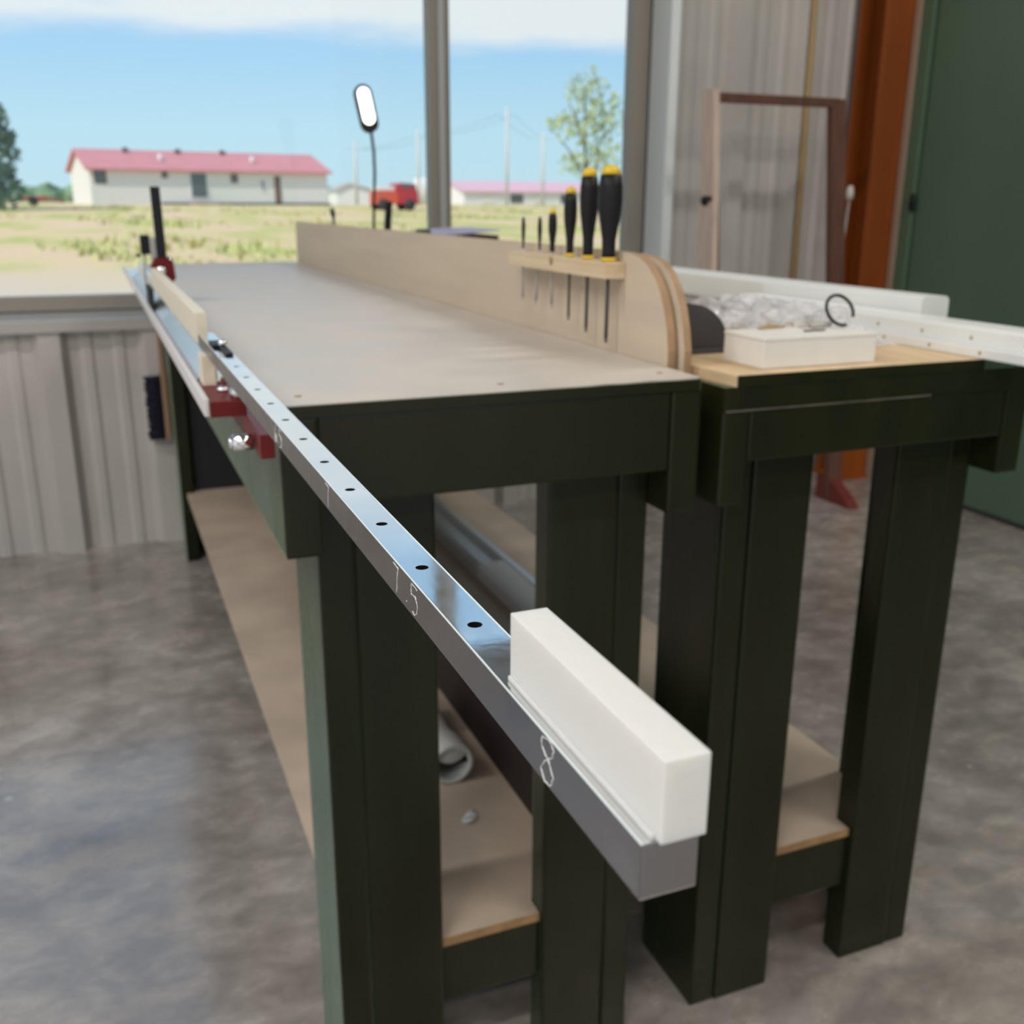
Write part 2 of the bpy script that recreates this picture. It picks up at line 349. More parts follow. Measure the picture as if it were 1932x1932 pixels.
def added_fill_light(x, y):  # unseen fixture with an area light, added as fill to brighten the room
    bm = NB(); box(bm, x-0.62, x+0.62, y-0.11, y+0.11, ZC-0.09, ZC-0.002, 0.004)
    f = part('added_fill_light', bm, M_white, ceil_o)
    l = bpy.data.lights.new('added_fill_glow', 'AREA'); l.shape = 'RECTANGLE'; l.size = 1.18; l.size_y = 0.18; l.energy = FILL_W*(1.25 if y < -2.5 else 1.0); l.color = (1.0, 0.87, 0.72) if y < -2.5 else (1.0, 0.965, 0.925)
    o = bpy.data.objects.new('added_fill_glow', l); C.objects.link(o); o.location = (x, y, ZC-0.095)
for lx in (-2.7, -1.5, 2.2):
    for ly in (-3.3, -1.7, 0.3): added_fill_light(lx, ly)

def ribbed(x0, x1, z0, z1):
    """wall sheet seen from inside: broad ribs every 0.305 m with two low ribs between"""
    bm = NB(); pts = []
    k0 = int(math.floor((x0-0.014)/0.305))-1; k1 = int(math.ceil((x1-0.014)/0.305))+1
    prof = []
    for k in range(k0, k1+1):
        c = 0.014+0.305*k
        prof += [(c-0.052, 0), (c-0.030, 0.036), (c+0.030, 0.036), (c+0.052, 0)]
        for q in (0.105, 0.200): prof += [(c+q-0.022, 0), (c+q-0.010, 0.006), (c+q+0.010, 0.006), (c+q+0.022, 0)]
    prof = [(x, d) for x, d in prof if x0 < x < x1]
    pts = [(x0, 0)]+prof+[(x1, 0)]
    A = [(x, YW-d) for x, d in pts]; outl = A+[(x1, YW+0.06), (x0, YW+0.06)]
    prism(bm, outl, 'z', z0, z1)
    return bm
WX0, WX1, WZ0, WZ1 = -2.55, 1.86, -0.165, 1.72      # window opening in the far wall
bm = ribbed(XL, WX1, FLOOR, WZ0-0.03)
b2 = ribbed(WX1, XR, FLOOR, ZC)
me_tmp = bpy.data.meshes.new('tmp'); b2.to_mesh(me_tmp); b2.free(); bm.from_mesh(me_tmp)
b2 = ribbed(XL, WX1, WZ1, ZC); b2.to_mesh(me_tmp); b2.free(); bm.from_mesh(me_tmp)
b2 = ribbed(XL, WX0, WZ0-0.03, WZ1); b2.to_mesh(me_tmp); b2.free(); bm.from_mesh(me_tmp)
bpy.data.meshes.remove(me_tmp)
struct('wall_far', bm, M_wall, label='ribbed pale metal wall around and beside the large window')
# right wall: with the green door
bm = NB(); box(bm, XR, XR+0.1, 2.20, YW+0.2, FLOOR, ZC); box(bm, XR, XR+0.1, YB, -0.6, FLOOR, ZC); box(bm, XR+0.05, XR+0.1, -0.6, 2.2, FLOOR, ZC)
struct('wall_right', bm, M_greendoor)
# left wall with a wide doorway, back wall with a wide doorway
bm = NB()
for a in ((XL-0.1, XL, YB, -2.7, FLOOR, ZC), (XL-0.1, XL, 1.1, YW+0.1, FLOOR, ZC), (XL-0.1, XL, -2.7, 1.1, 1.5, ZC)): box(bm, *a)
struct('wall_left', bm, M_wall)
bm = NB()
for a in ((XL, -3.1, YB-0.1, YB, FLOOR, ZC), (2.3, XR, YB-0.1, YB, FLOOR, ZC), (-3.1, 2.3, YB-0.1, YB, 2.15, ZC)): box(bm, *a)
struct('wall_back', bm, M_wall)

# window: frame, mullion, panes, sill and jamb lining
win = bpy.data.objects.new('window_1', None); C.objects.link(win); win.location = (0, 2.6, -0.15); win['_w'] = (0, 2.6, -0.15)
win['kind'] = 'structure'; win['label'] = 'large workshop window looking out on the field'; win['category'] = 'window'
FX1 = 1.822
bm = NB()
box(bm, WX0, FX1, 2.58, 2.645, -0.147, -0.104, 0.004); box(bm, WX0, FX1, 2.58, 2.645, 1.66, WZ1, 0.004)
box(bm, FX1-0.068, FX1, 2.581, 2.644, -0.147, WZ1, 0.004); box(bm, WX0, WX0+0.06, 2.581, 2.644, -0.147, WZ1, 0.004)
part('window_frame', bm, M_frame, win)
bm = NB(); box(bm, 0.981, 1.054, 2.585, 2.645, -0.104, 1.66, 0.004); box(bm, -0.98, -0.905, 2.585, 2.645, -0.104, 1.66, 0.004)
mu = part('mullion', bm, M_frame, win)
bm = NB(); box(bm, 1.010, 1.033, 2.572, 2.587, -0.104, 1.66, 0.003); box(bm, -0.953, -0.93, 2.572, 2.587, -0.104, 1.66, 0.003)
part('glazing_strip', bm, M_framelight, mu)
for a, b in ((1.05, FX1-0.064), (-0.91, 0.985), (WX0+0.05, -0.975)):
    bm = NB(); box(bm, a, b, 2.612, 2.618, -0.11, 1.67); part('pane', bm, M_glass, win)
bm = NB(); box(bm, WX0, WX1, 2.455, 2.66, -0.215, -0.148); box(bm, WX0, WX1+0.0, 2.448, 2.47, -0.197, -0.163, 0.004)
bm2 = NB()
prism(bm2, [(2.46, -0.197), (2.46, -0.164), (2.60, -0.1475), (2.66, -0.147), (2.66, -0.197)], 'x', WX0, WX1)
bm.free()
struct('trim_1', bm2, M_sill, label='pale metal window sill')
bm = NB(); prism(bm, [(2.452, -0.200), (2.452, -0.166), (2.460, -0.1655), (2.460, -0.200)], 'x', WX0, WX1); struct('trim_2', bm, M_trim, label='grey edge strip along the front of the window sill')
bm = NB(); prism(bm, [(FX1+0.001, 2.66), (FX1+0.001, 2.585), (1.832, 2.462), (1.862, 2.462), (1.905, 2.50), (1.905, 2.66)], 'z', -0.163, ZC)
struct('trim_3', bm, M_trimwhite, label='pale blue grey metal lining at the right side of the window')
bm = NB(); box(bm, 1.832, 1.866, 2.446, 2.461, -0.2, ZC, 0.003); struct('trim_4', bm, M_skystrip, label='narrow strip with painted sky reflection along the right edge of the window lining')
bm = NB(); box(bm, WX0, WX1, 2.46, 2.66, WZ1+0.001, WZ1+0.04); struct('trim_5', bm, M_trim)

bm = NB(); box(bm, FX1+0.0005, FX1+0.012, 2.574, 2.584, -0.16, WZ1, 0.0); struct('trim_7', bm, M_rubber, label='dark rubber gap beside the window frame')
bm = NB(); box(bm, WX0, WX1+0.02, 2.38, 2.467, WZ1+0.045, ZC-0.001); struct('trim_added_dark', bm, M_ceil, label='unseen dark block above the window, added to darken the rail reflection')  # out of view, added so the near rail top mirrors something dark
# orange steel column in the corner (an H section seen on its flange)
col = thing('steel_column', 'rust orange painted steel column in the corner beside the green door', 'column', (2.72, 2.37, FLOOR))
bm = NB(); box(bm, 2.646, 2.792, 2.305, 2.318, FLOOR, ZC, 0.003); part('flange', bm, M_orange, col)
bm = NB(); box(bm, 2.714, 2.724, 2.318, 2.445, FLOOR, ZC); part('web', bm, M_orange, col)
bm = NB(); box(bm, 2.646, 2.792, 2.445, 2.458, FLOOR, ZC, 0.003); part('flange', bm, M_orange, col)
bm = NB(); box(bm, 2.62, 2.794, 2.28, 2.465, FLOOR, FLOOR+0.012, 0.003); part('base_plate', bm, M_orange, col)

bm = NB(); box(bm, 2.770, 2.800, 2.268, 2.300, FLOOR, ZC, 0.003); struct('trim_6', bm, M_beige, label='narrow beige edge strip between the orange column and the green door frame')
door = bpy.data.objects.new('door_1', None); C.objects.link(door); door.location = (XR, 1.5, FLOOR); door['_w'] = (XR, 1.5, FLOOR)
door['kind'] = 'structure'; door['label'] = 'large smooth dark green door at the right'; door['category'] = 'door'
bm = NB(); box(bm, 2.775, 2.80, 2.210, 2.267, FLOOR, ZC, 0.004); part('door_frame', bm, M_greendoor, door)
bm = NB(); box(bm, 2.788, 2.835, -0.55, 2.198, FLOOR+0.018, ZC-0.02, 0.004); part('door_panel', bm, M_greendoor, door)
bm = NB(); box(bm, 2.79, 2.83, -0.55, 2.198, FLOOR, FLOOR+0.018); part('bottom_seal', bm, M_rubber, door, label='black seal')
bm = NB(); lathe(bm, [(0, 0), (0.013, 0), (0.013, 0.006), (0.009, 0.010), (0, 0.010)], 18, Matrix.Translation((2.7745, 2.205, 0.19)) @ Matrix.Rotation(-PI/2, 4, 'Y') @ Matrix.Diagonal((2.7, 1, 1, 1)))
part('latch', bm, M_black, door, label='small black oval latch')

# ------------------------------------------------------------------ outdoors
def gz(y):
    if y < 3: return -1.10
    if y < 75: return -1.10+(y-3)/72*1.07
    return -0.03
bm = NB(); xs = [-900, -300, -120, -60, -30, -15, -5, 5, 15, 25, 40, 60, 90, 150, 300, 900]; ys = [-300, -60, -20, -5, 3, 8, 14, 20, 28, 38, 50, 62, 75, 100, 150, 300, 900, 1800]
g = [[bm.verts.new((x, y, gz(y))) for x in xs] for y in ys]
for j in range(len(ys)-1):
    for i in range(len(xs)-1): bm.faces.new((g[j][i], g[j][i+1], g[j+1][i+1], g[j+1][i]))
o = obj('ground', bm, M_field, origin=Vector((0, 0, 0))); o['kind'] = 'structure'; o['label'] = 'sandy field with dry grass outside the window'; o['category'] = 'ground'
# weeds: tufts of blades
bm = NB()
for _ in range(2300):
    y = random.uniform(17, 68); x = random.uniform(-0.22*y-3, 0.62*y+6); z = gz(y)
    s = random.uniform(0.12, 0.5)
    if (abs(y-60) < 6 and (x < -1 or 14 < x < 20)) or (abs(y-40) < 4 and abs(x-19.9) < 4): continue
    if math.sin(x*0.9)+math.sin(y*0.33+x*0.31) < 0.2: continue
    for k in range(5):
        a = random.uniform(0, 2*PI); w = 0.05+0.03*random.random(); lean = random.uniform(0.1, 0.5)*s
        bx_, by_ = x+random.gauss(0, 0.25), y+random.gauss(0, 0.25)
        dx, dy = math.cos(a), math.sin(a)
        v = [bm.verts.new(q) for q in ((bx_-dy*w, by_+dx*w, z-0.03), (bx_+dy*w, by_-dx*w, z-0.03), (bx_+dx*lean, by_+dy*lean, z+0.42*s))]
        bm.faces.new(v)
M_weed = mat('weeds', (0.42, 0.48, 0.16), 0.9, col2=(0.62, 0.55, 0.28), vscale=0.25)
o = obj('weeds', bm, M_weed, origin=Vector((0, 20, -0.9))); o['kind'] = 'stuff'; o['label'] = 'green and yellow weeds growing across the field'; o['category'] = 'weeds'

# house with the pink roof
def house():
    L, Dp, hw, rz = 16.6, 8.2, 2.36, 3.72
    T = Matrix.Translation((0.40, 75, -0.03)) @ Matrix.Rotation(math.radians(8.6), 4, 'Z')
    h = thing('house', 'long white single storey house with a pink metal roof across the field', 'house', (0.40, 75, -0.03))
    def fin(bm): bmesh.ops.transform(bm, matrix=T, verts=bm.verts); return bm
    bm = NB(); prism(bm, [(0, 0), (0, hw), (Dp/2, rz-0.12), (Dp, hw), (Dp, 0)], 'x', 0, L); part('wall', fin(bm), M_housewall, h)
    bm = NB(); prism(bm, [(-0.35, hw-0.16), (-0.35, hw-0.02), (Dp/2, rz), (Dp+0.35, hw-0.02), (Dp+0.35, hw-0.16), (Dp/2, rz-0.12)], 'x', -0.3, L+0.3)
    roof = part('roof', fin(bm), M_roofred, h)
    for s, t_ in ((2.9, 0.1), (6.5, 0.1), (9.7, 0.1)):
        bm = NB(); y0 = Dp/2-0.8; z0 = hw+(rz-hw)*(y0+0.35)/(Dp/2+0.35); box(bm, s, s+0.35, y0, y0+0.3, z0-0.1, z0+0.35); part('roof_vent', fin(bm), M_brown, roof)
    for s in (5.0, 11.5):
        bm = NB(); y0 = 1.6; z0 = hw+(rz-hw)*(y0+0.35)/(Dp/2+0.35); cyl(bm, (s, y0, z0-0.1), (s, y0, z0+0.4), 0.14, 10); part('vent_pipe', fin(bm), M_white, roof)
    def opening(name, s0, s1, z0, z1, mt, child='pane', cm=None):
        bm = NB(); box(bm, s0, s1, -0.05, 0.06, z0, z1); f = part(name, fin(bm), mt, h)
        if cm:
            bm = NB(); box(bm, s0+0.09, s1-0.09, -0.07, -0.03, z0+0.09, z1-0.09); part(child, fin(bm), cm, f)
    opening('window', 0.25, 1.05, 1.35, 2.22, M_brown, cm=M_win)
    opening('window', 4.65, 5.05, 1.75, 2.2, M_brown, cm=M_win)
    opening('patio_door', 6.5, 7.75, 0.45, 2.2, M_white, cm=M_win)
    opening('window', 9.4, 9.9, 1.5, 2.1, M_brown, cm=M_win)
    opening('window', 11.5, 11.85, 1.0, 1.75, M_white, cm=M_win)
    opening('door', 12.55, 13.0, 0.05, 2.0, M_brown)
    bm = NB(); box(bm, 4.5, L+0.2, -0.12, 0.0, -0.18, 0.14); part('foundation', fin(bm), M_rubber, h)
    bm = NB(); box(bm, 6.4, 8.2, -0.9, -0.1, 0.02, 0.16); part('doorstep', fin(bm), M_beige, h)
house()
# second pink-roofed building further away
h2 = thing('barn', 'distant low white building with a pale pink roof seen right of the window bar', 'building', (62, 152, -0.03))
T2 = Matrix.Translation((53.2, 150, -0.03)) @ Matrix.Rotation(math.radians(6), 4, 'Z')
bm = NB(); prism(bm, [(0, 0), (0, 2.0), (5, 3.2), (10, 2.0), (10, 0)], 'x', 0, 24); bmesh.ops.transform(bm, matrix=T2, verts=bm.verts); part('wall', bm, M_white, h2)
bm = NB(); prism(bm, [(-0.4, 1.75), (-0.4, 1.95), (5, 3.5), (10.4, 1.95), (10.4, 1.75), (5, 3.25)], 'x', -0.4, 24.4); bmesh.ops.transform(bm, matrix=T2, verts=bm.verts); part('roof', bm, M_roofpink, h2)
for s in (3, 8, 12, 17):
    bm = NB(); box(bm, s, s+2.2, -0.06, 0.05, 0.2, 1.5); bmesh.ops.transform(bm, matrix=T2, verts=bm.verts); part('garage_door', bm, M_win if s in (8, 17) else M_housewall, h2)
# small white shed and a white tank
sh = thing('shed', 'distant small white shed with grey roof right of the long house', 'shed', (26, 106, -0.03))
bm = NB(); prism(bm, [(23.9, 0), (23.9, 1.5), (25.2, 2.0), (28.4, 1.3), (28.4, 0)], 'y', 106, 110); bmesh.ops.translate(bm, verts=bm.verts, vec=(0, 0, -0.03)); part('wall', bm, M_white, sh)
bm = NB(); prism(bm, [(23.7, 1.4), (25.2, 2.1), (28.6, 1.3), (28.6, 1.18), (25.2, 1.95), (23.7, 1.28)], 'y', 105.8, 110.2); part('roof', bm, M_trim, sh)
bm = NB(); lathe(bm, [(0, 0), (1.0, 0), (1.0, 2.7), (0.7, 3.0), (0, 3.05)], 24, Matrix.Translation((37.3, 120, -0.03)))
single('storage_tank', bm, M_white, 'distant upright white storage tank just left of the window bar', 'tank')
# red truck with a dump box
tr = thing('truck', 'small red truck parked on the field left of the window bar', 'truck', (17, 60, gz(60)))
g0 = gz(60)
bm = NB(); prism(bm, [(15.75, g0+0.35), (15.75, g0+1.0), (15.95, g0+1.1), (17.0, g0+1.1), (17.0, g0+0.35)], 'y', 59.2, 61); part('bed', bm, M_truckorange, tr)
bm = NB(); prism(bm, [(17.0, g0+0.35), (17.0, g0+1.45), (17.15, g0+1.55), (18.05, g0+1.5), (18.2, g0+0.95), (18.25, g0+0.35)], 'y', 59.1, 61); cb = part('cab', bm, M_truckred, tr)
bm = NB(); box(bm, 17.2, 17.95, 59.06, 59.12, g0+1.28, g0+1.46); part('cab_window', bm, M_win, cb)
for x in (16.1, 17.7):
    for y in (59.15, 60.85):
        bm = NB(); cyl(bm, (x, y-0.12, g0+0.32), (x, y+0.12, g0+0.32), 0.32, 18); part('wheel', bm, M_rubber, tr)
bm = NB(); box(bm, 15.8, 16.9, 59.4, 60.8, g0+1.1, g0+1.35, 0.05); part('load', bm, M_white, tr, label='white load')
# red trailer by the left tree
tl = thing('trailer', 'low red farm trailer in the field left of the long house', 'trailer', (-2.9, 70, gz(70)))
g1 = gz(70)
bm = NB(); box(bm, -4.0, -2.1, 69.4, 70.6, g1+0.35, g1+0.55, 0.03); part('deck', bm, M_truckred, tl)
bm = NB(); cyl(bm, (-2.1, 70, g1+0.45), (-1.3, 70, g1+0.2), 0.05, 8); part('drawbar', bm, M_truckred, tl)
for y in (69.5, 70.5):
    bm = NB(); cyl(bm, (-3.0, y-0.1, g1+0.28), (-3.0, y+0.1, g1+0.28), 0.28, 16); part('wheel', bm, M_rubber, tl)
# utility poles
def pole(x, y, h, lab, arms=False):
    t = thing('utility_pole', lab, 'pole', (x, y, gz(y)), 'utility poles beyond the field')
    bm = NB(); cyl(bm, (x, y, gz(y)-0.3), (x, y, gz(y)+h), 0.17, 10, 0.13); part('shaft', bm, M_pole, t)
    if arms:
        bm = NB(); box(bm, x-0.9, x+0.9, y-0.1, y+0.1, gz(y)+h-0.72, gz(y)+h-0.6); part('crossarm', bm, M_pole, t)
pole(40.2, 100, 9.4, 'tallest utility pole, standing above the pale pink roof')
pole(44.2, 100, 7.1, 'utility pole second from the right, beside the leafy tree')
pole(30.8, 100, 7.0, 'utility pole just left of the window bar')
pole(24.5, 100, 5.8, 'shortest utility pole, between the long house and the lamp')
bm = NB()
for dx in (-0.8, 0.8):
    pts = []
    for (xa, ha), (xb, hb) in (((24.5, 5.1), (30.8, 6.3)), ((30.8, 6.3), (40.2, 8.7)), ((40.2, 8.7), (44.2, 6.4))):
        for k in range(9):
            t_ = k/8; pts.append((xa+(xb-xa)*t_+dx, 100, ha+(hb-ha)*t_-0.35*4*t_*(1-t_)-0.03))
    tube(bm, pts, 0.012, 5)
single('power_lines', bm, M_rubber, 'thin power lines strung between the utility poles', 'power line')
# trees
def leaves(bm, blobs, n, size):
    for _ in range(n):
        cx, cy, cz, rx, rz = random.choices(blobs, [b[3]*b[4] for b in blobs])[0]
        d = Vector((random.gauss(0, 1), random.gauss(0, 1), random.gauss(0, 1))).normalized()*(random.random()**0.45)
        p = Vector((cx+d.x*rx, cy+d.y*rx, cz+d.z*rz)); s = size*random.uniform(0.5, 1.3)
        R = Euler((random.uniform(0, 6.3), random.uniform(0, 6.3), random.uniform(0, 6.3))).to_matrix()
        bm.faces.new([bm.verts.new(p+R @ Vector(q)) for q in ((-s, 0, 0), (0, -s*0.5, 0.1*s), (s, 0, 0), (0, s*0.5, 0.1*s))])
t = thing('tree', 'dense dark green tree at the left edge of the window', 'tree', (-6.4, 60, gz(60)))
bm = NB(); tube(bm, [(-6.4, 60, gz(60)-0.2), (-6.3, 60, 2.0), (-6.2, 60, 5.0)], [0.3, 0.24, 0.1], 8); part('trunk', bm, M_bark, t)
bm = NB(); leaves(bm, [(-6.2, 60, 4.2, 2.9, 2.4), (-5.4, 59.5, 2.4, 2.5, 2.4), (-6.0, 60, 7.2, 1.9, 2.4), (-4.6, 59.5, 3.6, 1.7, 1.6), (-4.8, 59.5, 0.9, 2.0, 1.3)], 5200, 0.24); part('foliage', bm, M_leaf1, t)
t = thing('tree', 'slender pale green tree with open branches right of the window bar', 'tree', (19.9, 40, gz(40)))
bm = NB(); tube(bm, [(19.9, 40, gz(40)-0.2), (19.8, 40, 1.8), (19.7, 40, 4.8)], [0.11, 0.08, 0.03], 8)
for a, b_, c_ in ((18.5, 2.9, 1.2), (21.1, 3.4, 1.6), (20.9, 2.2, 1.0), (19.0, 4.2, 2.2)): tube(bm, [(19.82, 40, c_), ((a+19.8)/2, 40, (b_+c_)/2+0.15), (a, 40, b_)], [0.05, 0.035, 0.015], 6)
part('trunk', bm, M_bark, t)
bm = NB(); leaves(bm, [(19.8, 40, 4.6, 1.0, 1.1), (19.3, 40, 3.3, 1.1, 0.8), (20.7, 40, 3.5, 0.9, 0.9), (20.4, 40, 2.2, 1.3, 0.8), (19.4, 40, 1.7, 0.8, 0.6), (18.3, 40, 3.4, 0.35, 0.3), (21.2, 40, 4.3, 0.4, 0.5)], 1050, 0.13); part('foliage', bm, M_leaf2, t)
bm = NB()
for k in range(230):
    x = -90+k*1.5+random.uniform(-1, 1); y = 270+random.uniform(-15, 15); r = random.uniform(1.5, 2.5)
    if 40 < x < 200 and random.random() < 0.1: continue
    mt = Matrix.Translation((x, y, r*0.55)) @ Matrix.Diagonal((1.25, 1, random.uniform(0.8, 1.35), 1))
    rr = bmesh.ops.create_icosphere(bm, subdivisions=2, radius=r, matrix=mt)
    for v in rr['verts']: v.co += Vector((random.gauss(0, .2), random.gauss(0, .2), random.gauss(0, .3)))
o = obj('tree_line', bm, M_leaf3); o['kind'] = 'stuff'; o['label'] = 'low distant line of green trees along the horizon'; o['category'] = 'trees'

# ================================================================== BENCHES
BW, BL, BT = 0.4637, 2.42, 0.0128
def board(bm, *a, bev=0.003): box(bm, *a, bev)
def bench(x0, label, second=False):
    b = thing('workbench', label, 'workbench', (x0+BW/2, BL/2, FLOOR))
    zt = -0.041 if second else -BT
    if not second:
        bm = NB()
        # top with a chipped near right corner
        prism(bm, [(x0, 0), (x0+0.325, 0), (x0+0.345, 0.004), (x0+0.37, 0.001), (x0+0.40, 0.004), (x0+0.43, 0.001), (x0+BW-0.006, 0.002), (x0+BW, 0.006), (x0+BW, BL), (x0, BL)], 'z', -BT, 0.0)
        tp = part('tabletop', bm, M_mdf, b)
        bm = NB(); prism(bm, [(x0, -0.0015), (x0+BW-0.004, -0.0015), (x0+BW, 0.004), (x0+BW, 0.0055), (x0, 0.0)], 'z', -BT, -0.0012); part('painted_edge', bm, M_green, tp, label='dark green painted front edge')
        for px, py in ((0.028, 0.045), (0.435, 0.045), (0.24, 0.04)):
            bm = NB(); lathe(bm, [(0, 0.0004), (0.0038, 0.0004), (0.0038, -0.001)], 14, Matrix.Translation((x0+px, py, 0))); part('screw', bm, M_mdfedge, tp)
    else:
        bm = NB(); prism(bm, [(x0+0.001, 0.0), (x0+BW-0.001, 0.0), (x0+BW-0.001, BL), (x0+0.001, BL)], 'z', zt, -0.0135)
        tp = part('tabletop', bm, M_green, b)
        bm = NB(); box(bm, x0+0.004, x0+0.30, -0.0012, 0.0, zt-0.0006, zt+0.0012); part('bare_edge_line', bm, M_greenraw, tp, label='line of bare wood')
    # long aprons and cross aprons
    for xa in (x0, x0+BW-0.038):
        bm = NB(); board(bm, xa, xa+0.038, 0, BL, -BT-0.14, zt-0.0002, bev=0.004); part('side_apron', bm, M_green, b)
    for ya in (0.0012, BL-0.038):
        bm = NB(); board(bm, x0+0.0385, x0+BW-0.0385, ya, ya+0.0368, -BT-0.089, zt-0.0004); part('cross_apron', bm, M_green, b)
    # legs: face board and edge board making an L
    for sx in (0, 1):
        for sy in (0, 1):
            def X(a): return x0+a if sx == 0 else x0+BW-a
            def Y(a): return a if sy == 0 else BL-a
            bm = NB()
            for (a0, a1, c0, c1) in ((0.0385, 0.0765, 0.042, 0.182), (0.0775, 0.1655, 0.040, 0.078)):
                xa, xb = sorted((X(a0), X(a1))); ya, yb = sorted((Y(c0), Y(c1)))
                board(bm, xa, xb, ya, yb, FLOOR, zt-0.001, bev=0.004)
            part('leg', bm, M_green, b)
    # lower shelf and its rails
    for ya in (0.050, BL-0.088):
        bm = NB(); board(bm, x0+0.1665, x0+BW-0.1665, ya, ya+0.038, -0.783, -0.699); part('shelf_rail', bm, M_green, b)
    for xa in (x0+0.078, x0+BW-0.116):
        bm = NB(); board(bm, xa, xa+0.038, 0.184, BL-0.184, -0.783, -0.699); part('shelf_rail', bm, M_green, b)
    bm = NB()
    q = [(0.1664, 0.049), (0.1664, 0.0785), (0.0772, 0.0785), (0.0772, 0.1826), (0.055, 0.1826)]
    left = [(x0+u, v) for u, v in q]+[(x0+u, BL-v) for u, v in q[::-1]]
    prism(bm, left+[(2*x0+BW-u, v) for u, v in left[::-1]], 'z', -0.6985, -0.6865)
    sh = part('shelf', bm, M_shelf, b)
    bm = NB(); box(bm, x0+0.1664, x0+BW-0.1664, 0.0478, 0.0490, -0.6985, -0.6867); part('raw_edge', bm, M_mdfedge, sh, label='rusty brown front edge')
    # side edge strip under the shelf, painted
    return b
bench(0.0, 'long dark green workbench with a bare tan top and the fence board')
bench(0.492, 'dark green workbench on the right carrying the white box and long white tubes', True)
# pine board lying on the second bench
pb = thing('pine_board', 'loose pine board lying on top of the right workbench under the white box', 'board', (0.70, 0.5, -0.0134))
bm = NB(); prism(bm, [(0.499, 0.095), (0.5075, 0.0), (0.872, 0.0), (0.872, 1.2), (0.499, 1.2)], 'z', -0.0134, -0.0004); part('board_body', bm, M_pine, pb)
bm = NB(); box(bm, 0.509, 0.872, -0.0014, -0.0002, -0.0133, -0.0006); part('painted_edge', bm, M_green, pb, label='dark green painted front edge')

# two fence boards standing in the gap between the benches
def fence(x0, x1, pts, label):
    bm = NB(); fs = prism(bm, pts, 'x', x0, x1)
    for f in fs[:-2]: f.material_index = 1
    return single('fence_board', bm, [M_ply, M_plyedge], label, 'board')
fence(0.4665, 0.4780, [(2.39, -0.12), (2.39, 0.124), (0.205, 0.1255), (0.180, 0.1245), (0.158, 0.1205), (0.138, 0.1125), (0.120, 0.0995), (0.106, 0.083), (0.095, 0.064), (0.087, 0.042), (0.082, 0.018), (0.081, -0.12)],
      'long upright tan fence board with a rounded near end, holding the screwdriver rack')
fence(0.4815, 0.4912, [(2.39, -0.12), (2.39, 0.118), (0.185, 0.1235), (0.158, 0.1215), (0.134, 0.1165), (0.112, 0.104), (0.096, 0.086), (0.084, 0.066), (0.076, 0.044), (0.070, 0.018), (0.068, -0.12)],
      'second tan fence board with a rounded end, right behind the one with the screwdrivers')

# screwdriver rack and screwdrivers
rk = thing('screwdriver_rack', 'pale pine strip holding six screwdrivers on the fence board', 'rack', (0.452, 0.35, 0.0935))
bm = NB(); box(bm, 0.437, 0.4662, 0.192, 0.509, 0.0935, 0.1135, 0.0015); rs = part('rack_strip', bm, M_pineholder, rk)
bm = NB(); lathe(bm, [(0, 0), (0.006, 0), (0.006, 0.0004), (0, 0.0004)], 14, Matrix.Translation((0.4371, 0.352, 0.1075)) @ Matrix.Rotation(-PI/2, 4, 'Y')); part('knot', bm, M_plyedge, rs, label='small brown knot')
SD = [(0.486, 0.164, 0.041, 0.0030, 0.0019, 'thin black precision screwdriver at the far end of the rack'),
      (0.425, 0.165, 0.040, 0.0032, 0.0019, 'thin black precision screwdriver second from the far end of the rack'),
      (0.381, 0.1755, 0.040, 0.0061, 0.0020, 'small yellow capped black screwdriver third from the far end of the rack'),
      (0.324, 0.2045, 0.030, 0.0090, 0.0018, 'medium yellow capped black screwdriver fourth from the far end of the rack'),
      (0.269, 0.2270, 0.020, 0.0122, 0.0022, 'large yellow capped black screwdriver next to the biggest one in the rack'),
      (0.211, 0.2280, 0.013, 0.0152, 0.0024, 'biggest yellow capped black screwdriver at the near end of the rack')]
for i, (y, zt, tip, r, rs_, lab) in enumerate(SD):
    s = thing('screwdriver', lab, 'screwdriver', (0.4515, y, 0.1137), 'screwdrivers in the rack')
    zb = 0.1145; h = zt-zb; capn = 0.10 if i > 1 else 0.06
    neck = 0.56
    pr = [(0, 0.004), (r*neck*1.06, 0.004), (r*neck, 0.10*h), (r*neck*1.02, 0.22*h), (r*0.74, 0.36*h), (r*0.93, 0.50*h), (r, 0.64*h), (r*0.96, 0.78*h), (r*0.70, (1-capn)*h)]
    if i > 1: pr = pr[:-1]+[(r*0.82, (1-capn)*h-0.0005), (0, (1-capn)*h)]
    else: pr = pr+[(r*0.5, h*0.97), (0, h)]
    T = Matrix.Translation((0.4515, y, zb)) 
    bm = NB(); lathe(bm, pr, 24, T); hd = part('handle', bm, M_black, s)
    if i > 1:
        bm = NB(); lathe(bm, [(0, (1-capn)*h), (r*0.82, (1-capn)*h), (r*0.74, (1-capn*0.55)*h), (r*0.48, (1-capn*0.15)*h), (0, h)], 24, T); part('end_cap', bm, M_yellow, hd, label='yellow domed cap')
        if i > 2:
            bm = NB(); lathe(bm, [(0, -0.0005), (r*neck*1.15, -0.0005), (r*neck*1.15, 0.004), (0, 0.004)], 20, T); part('collar', bm, M_yellow, hd, label='thin yellow collar')
    bm = NB(); cyl(bm, (0.4515+0.0005, y, zb+0.004), (0.4515, y+(0.012 if i == 1 else 0.0), tip+0.006), rs_, 12)
    box(bm, 0.4515-rs_*0.4, 0.4515+rs_*0.4, y-rs_+(0.012 if i == 1 else 0), y+rs_+(0.012 if i == 1 else 0), tip, tip+0.0065)
    part('shaft', bm, M_grey if i > 2 else M_trim, s)

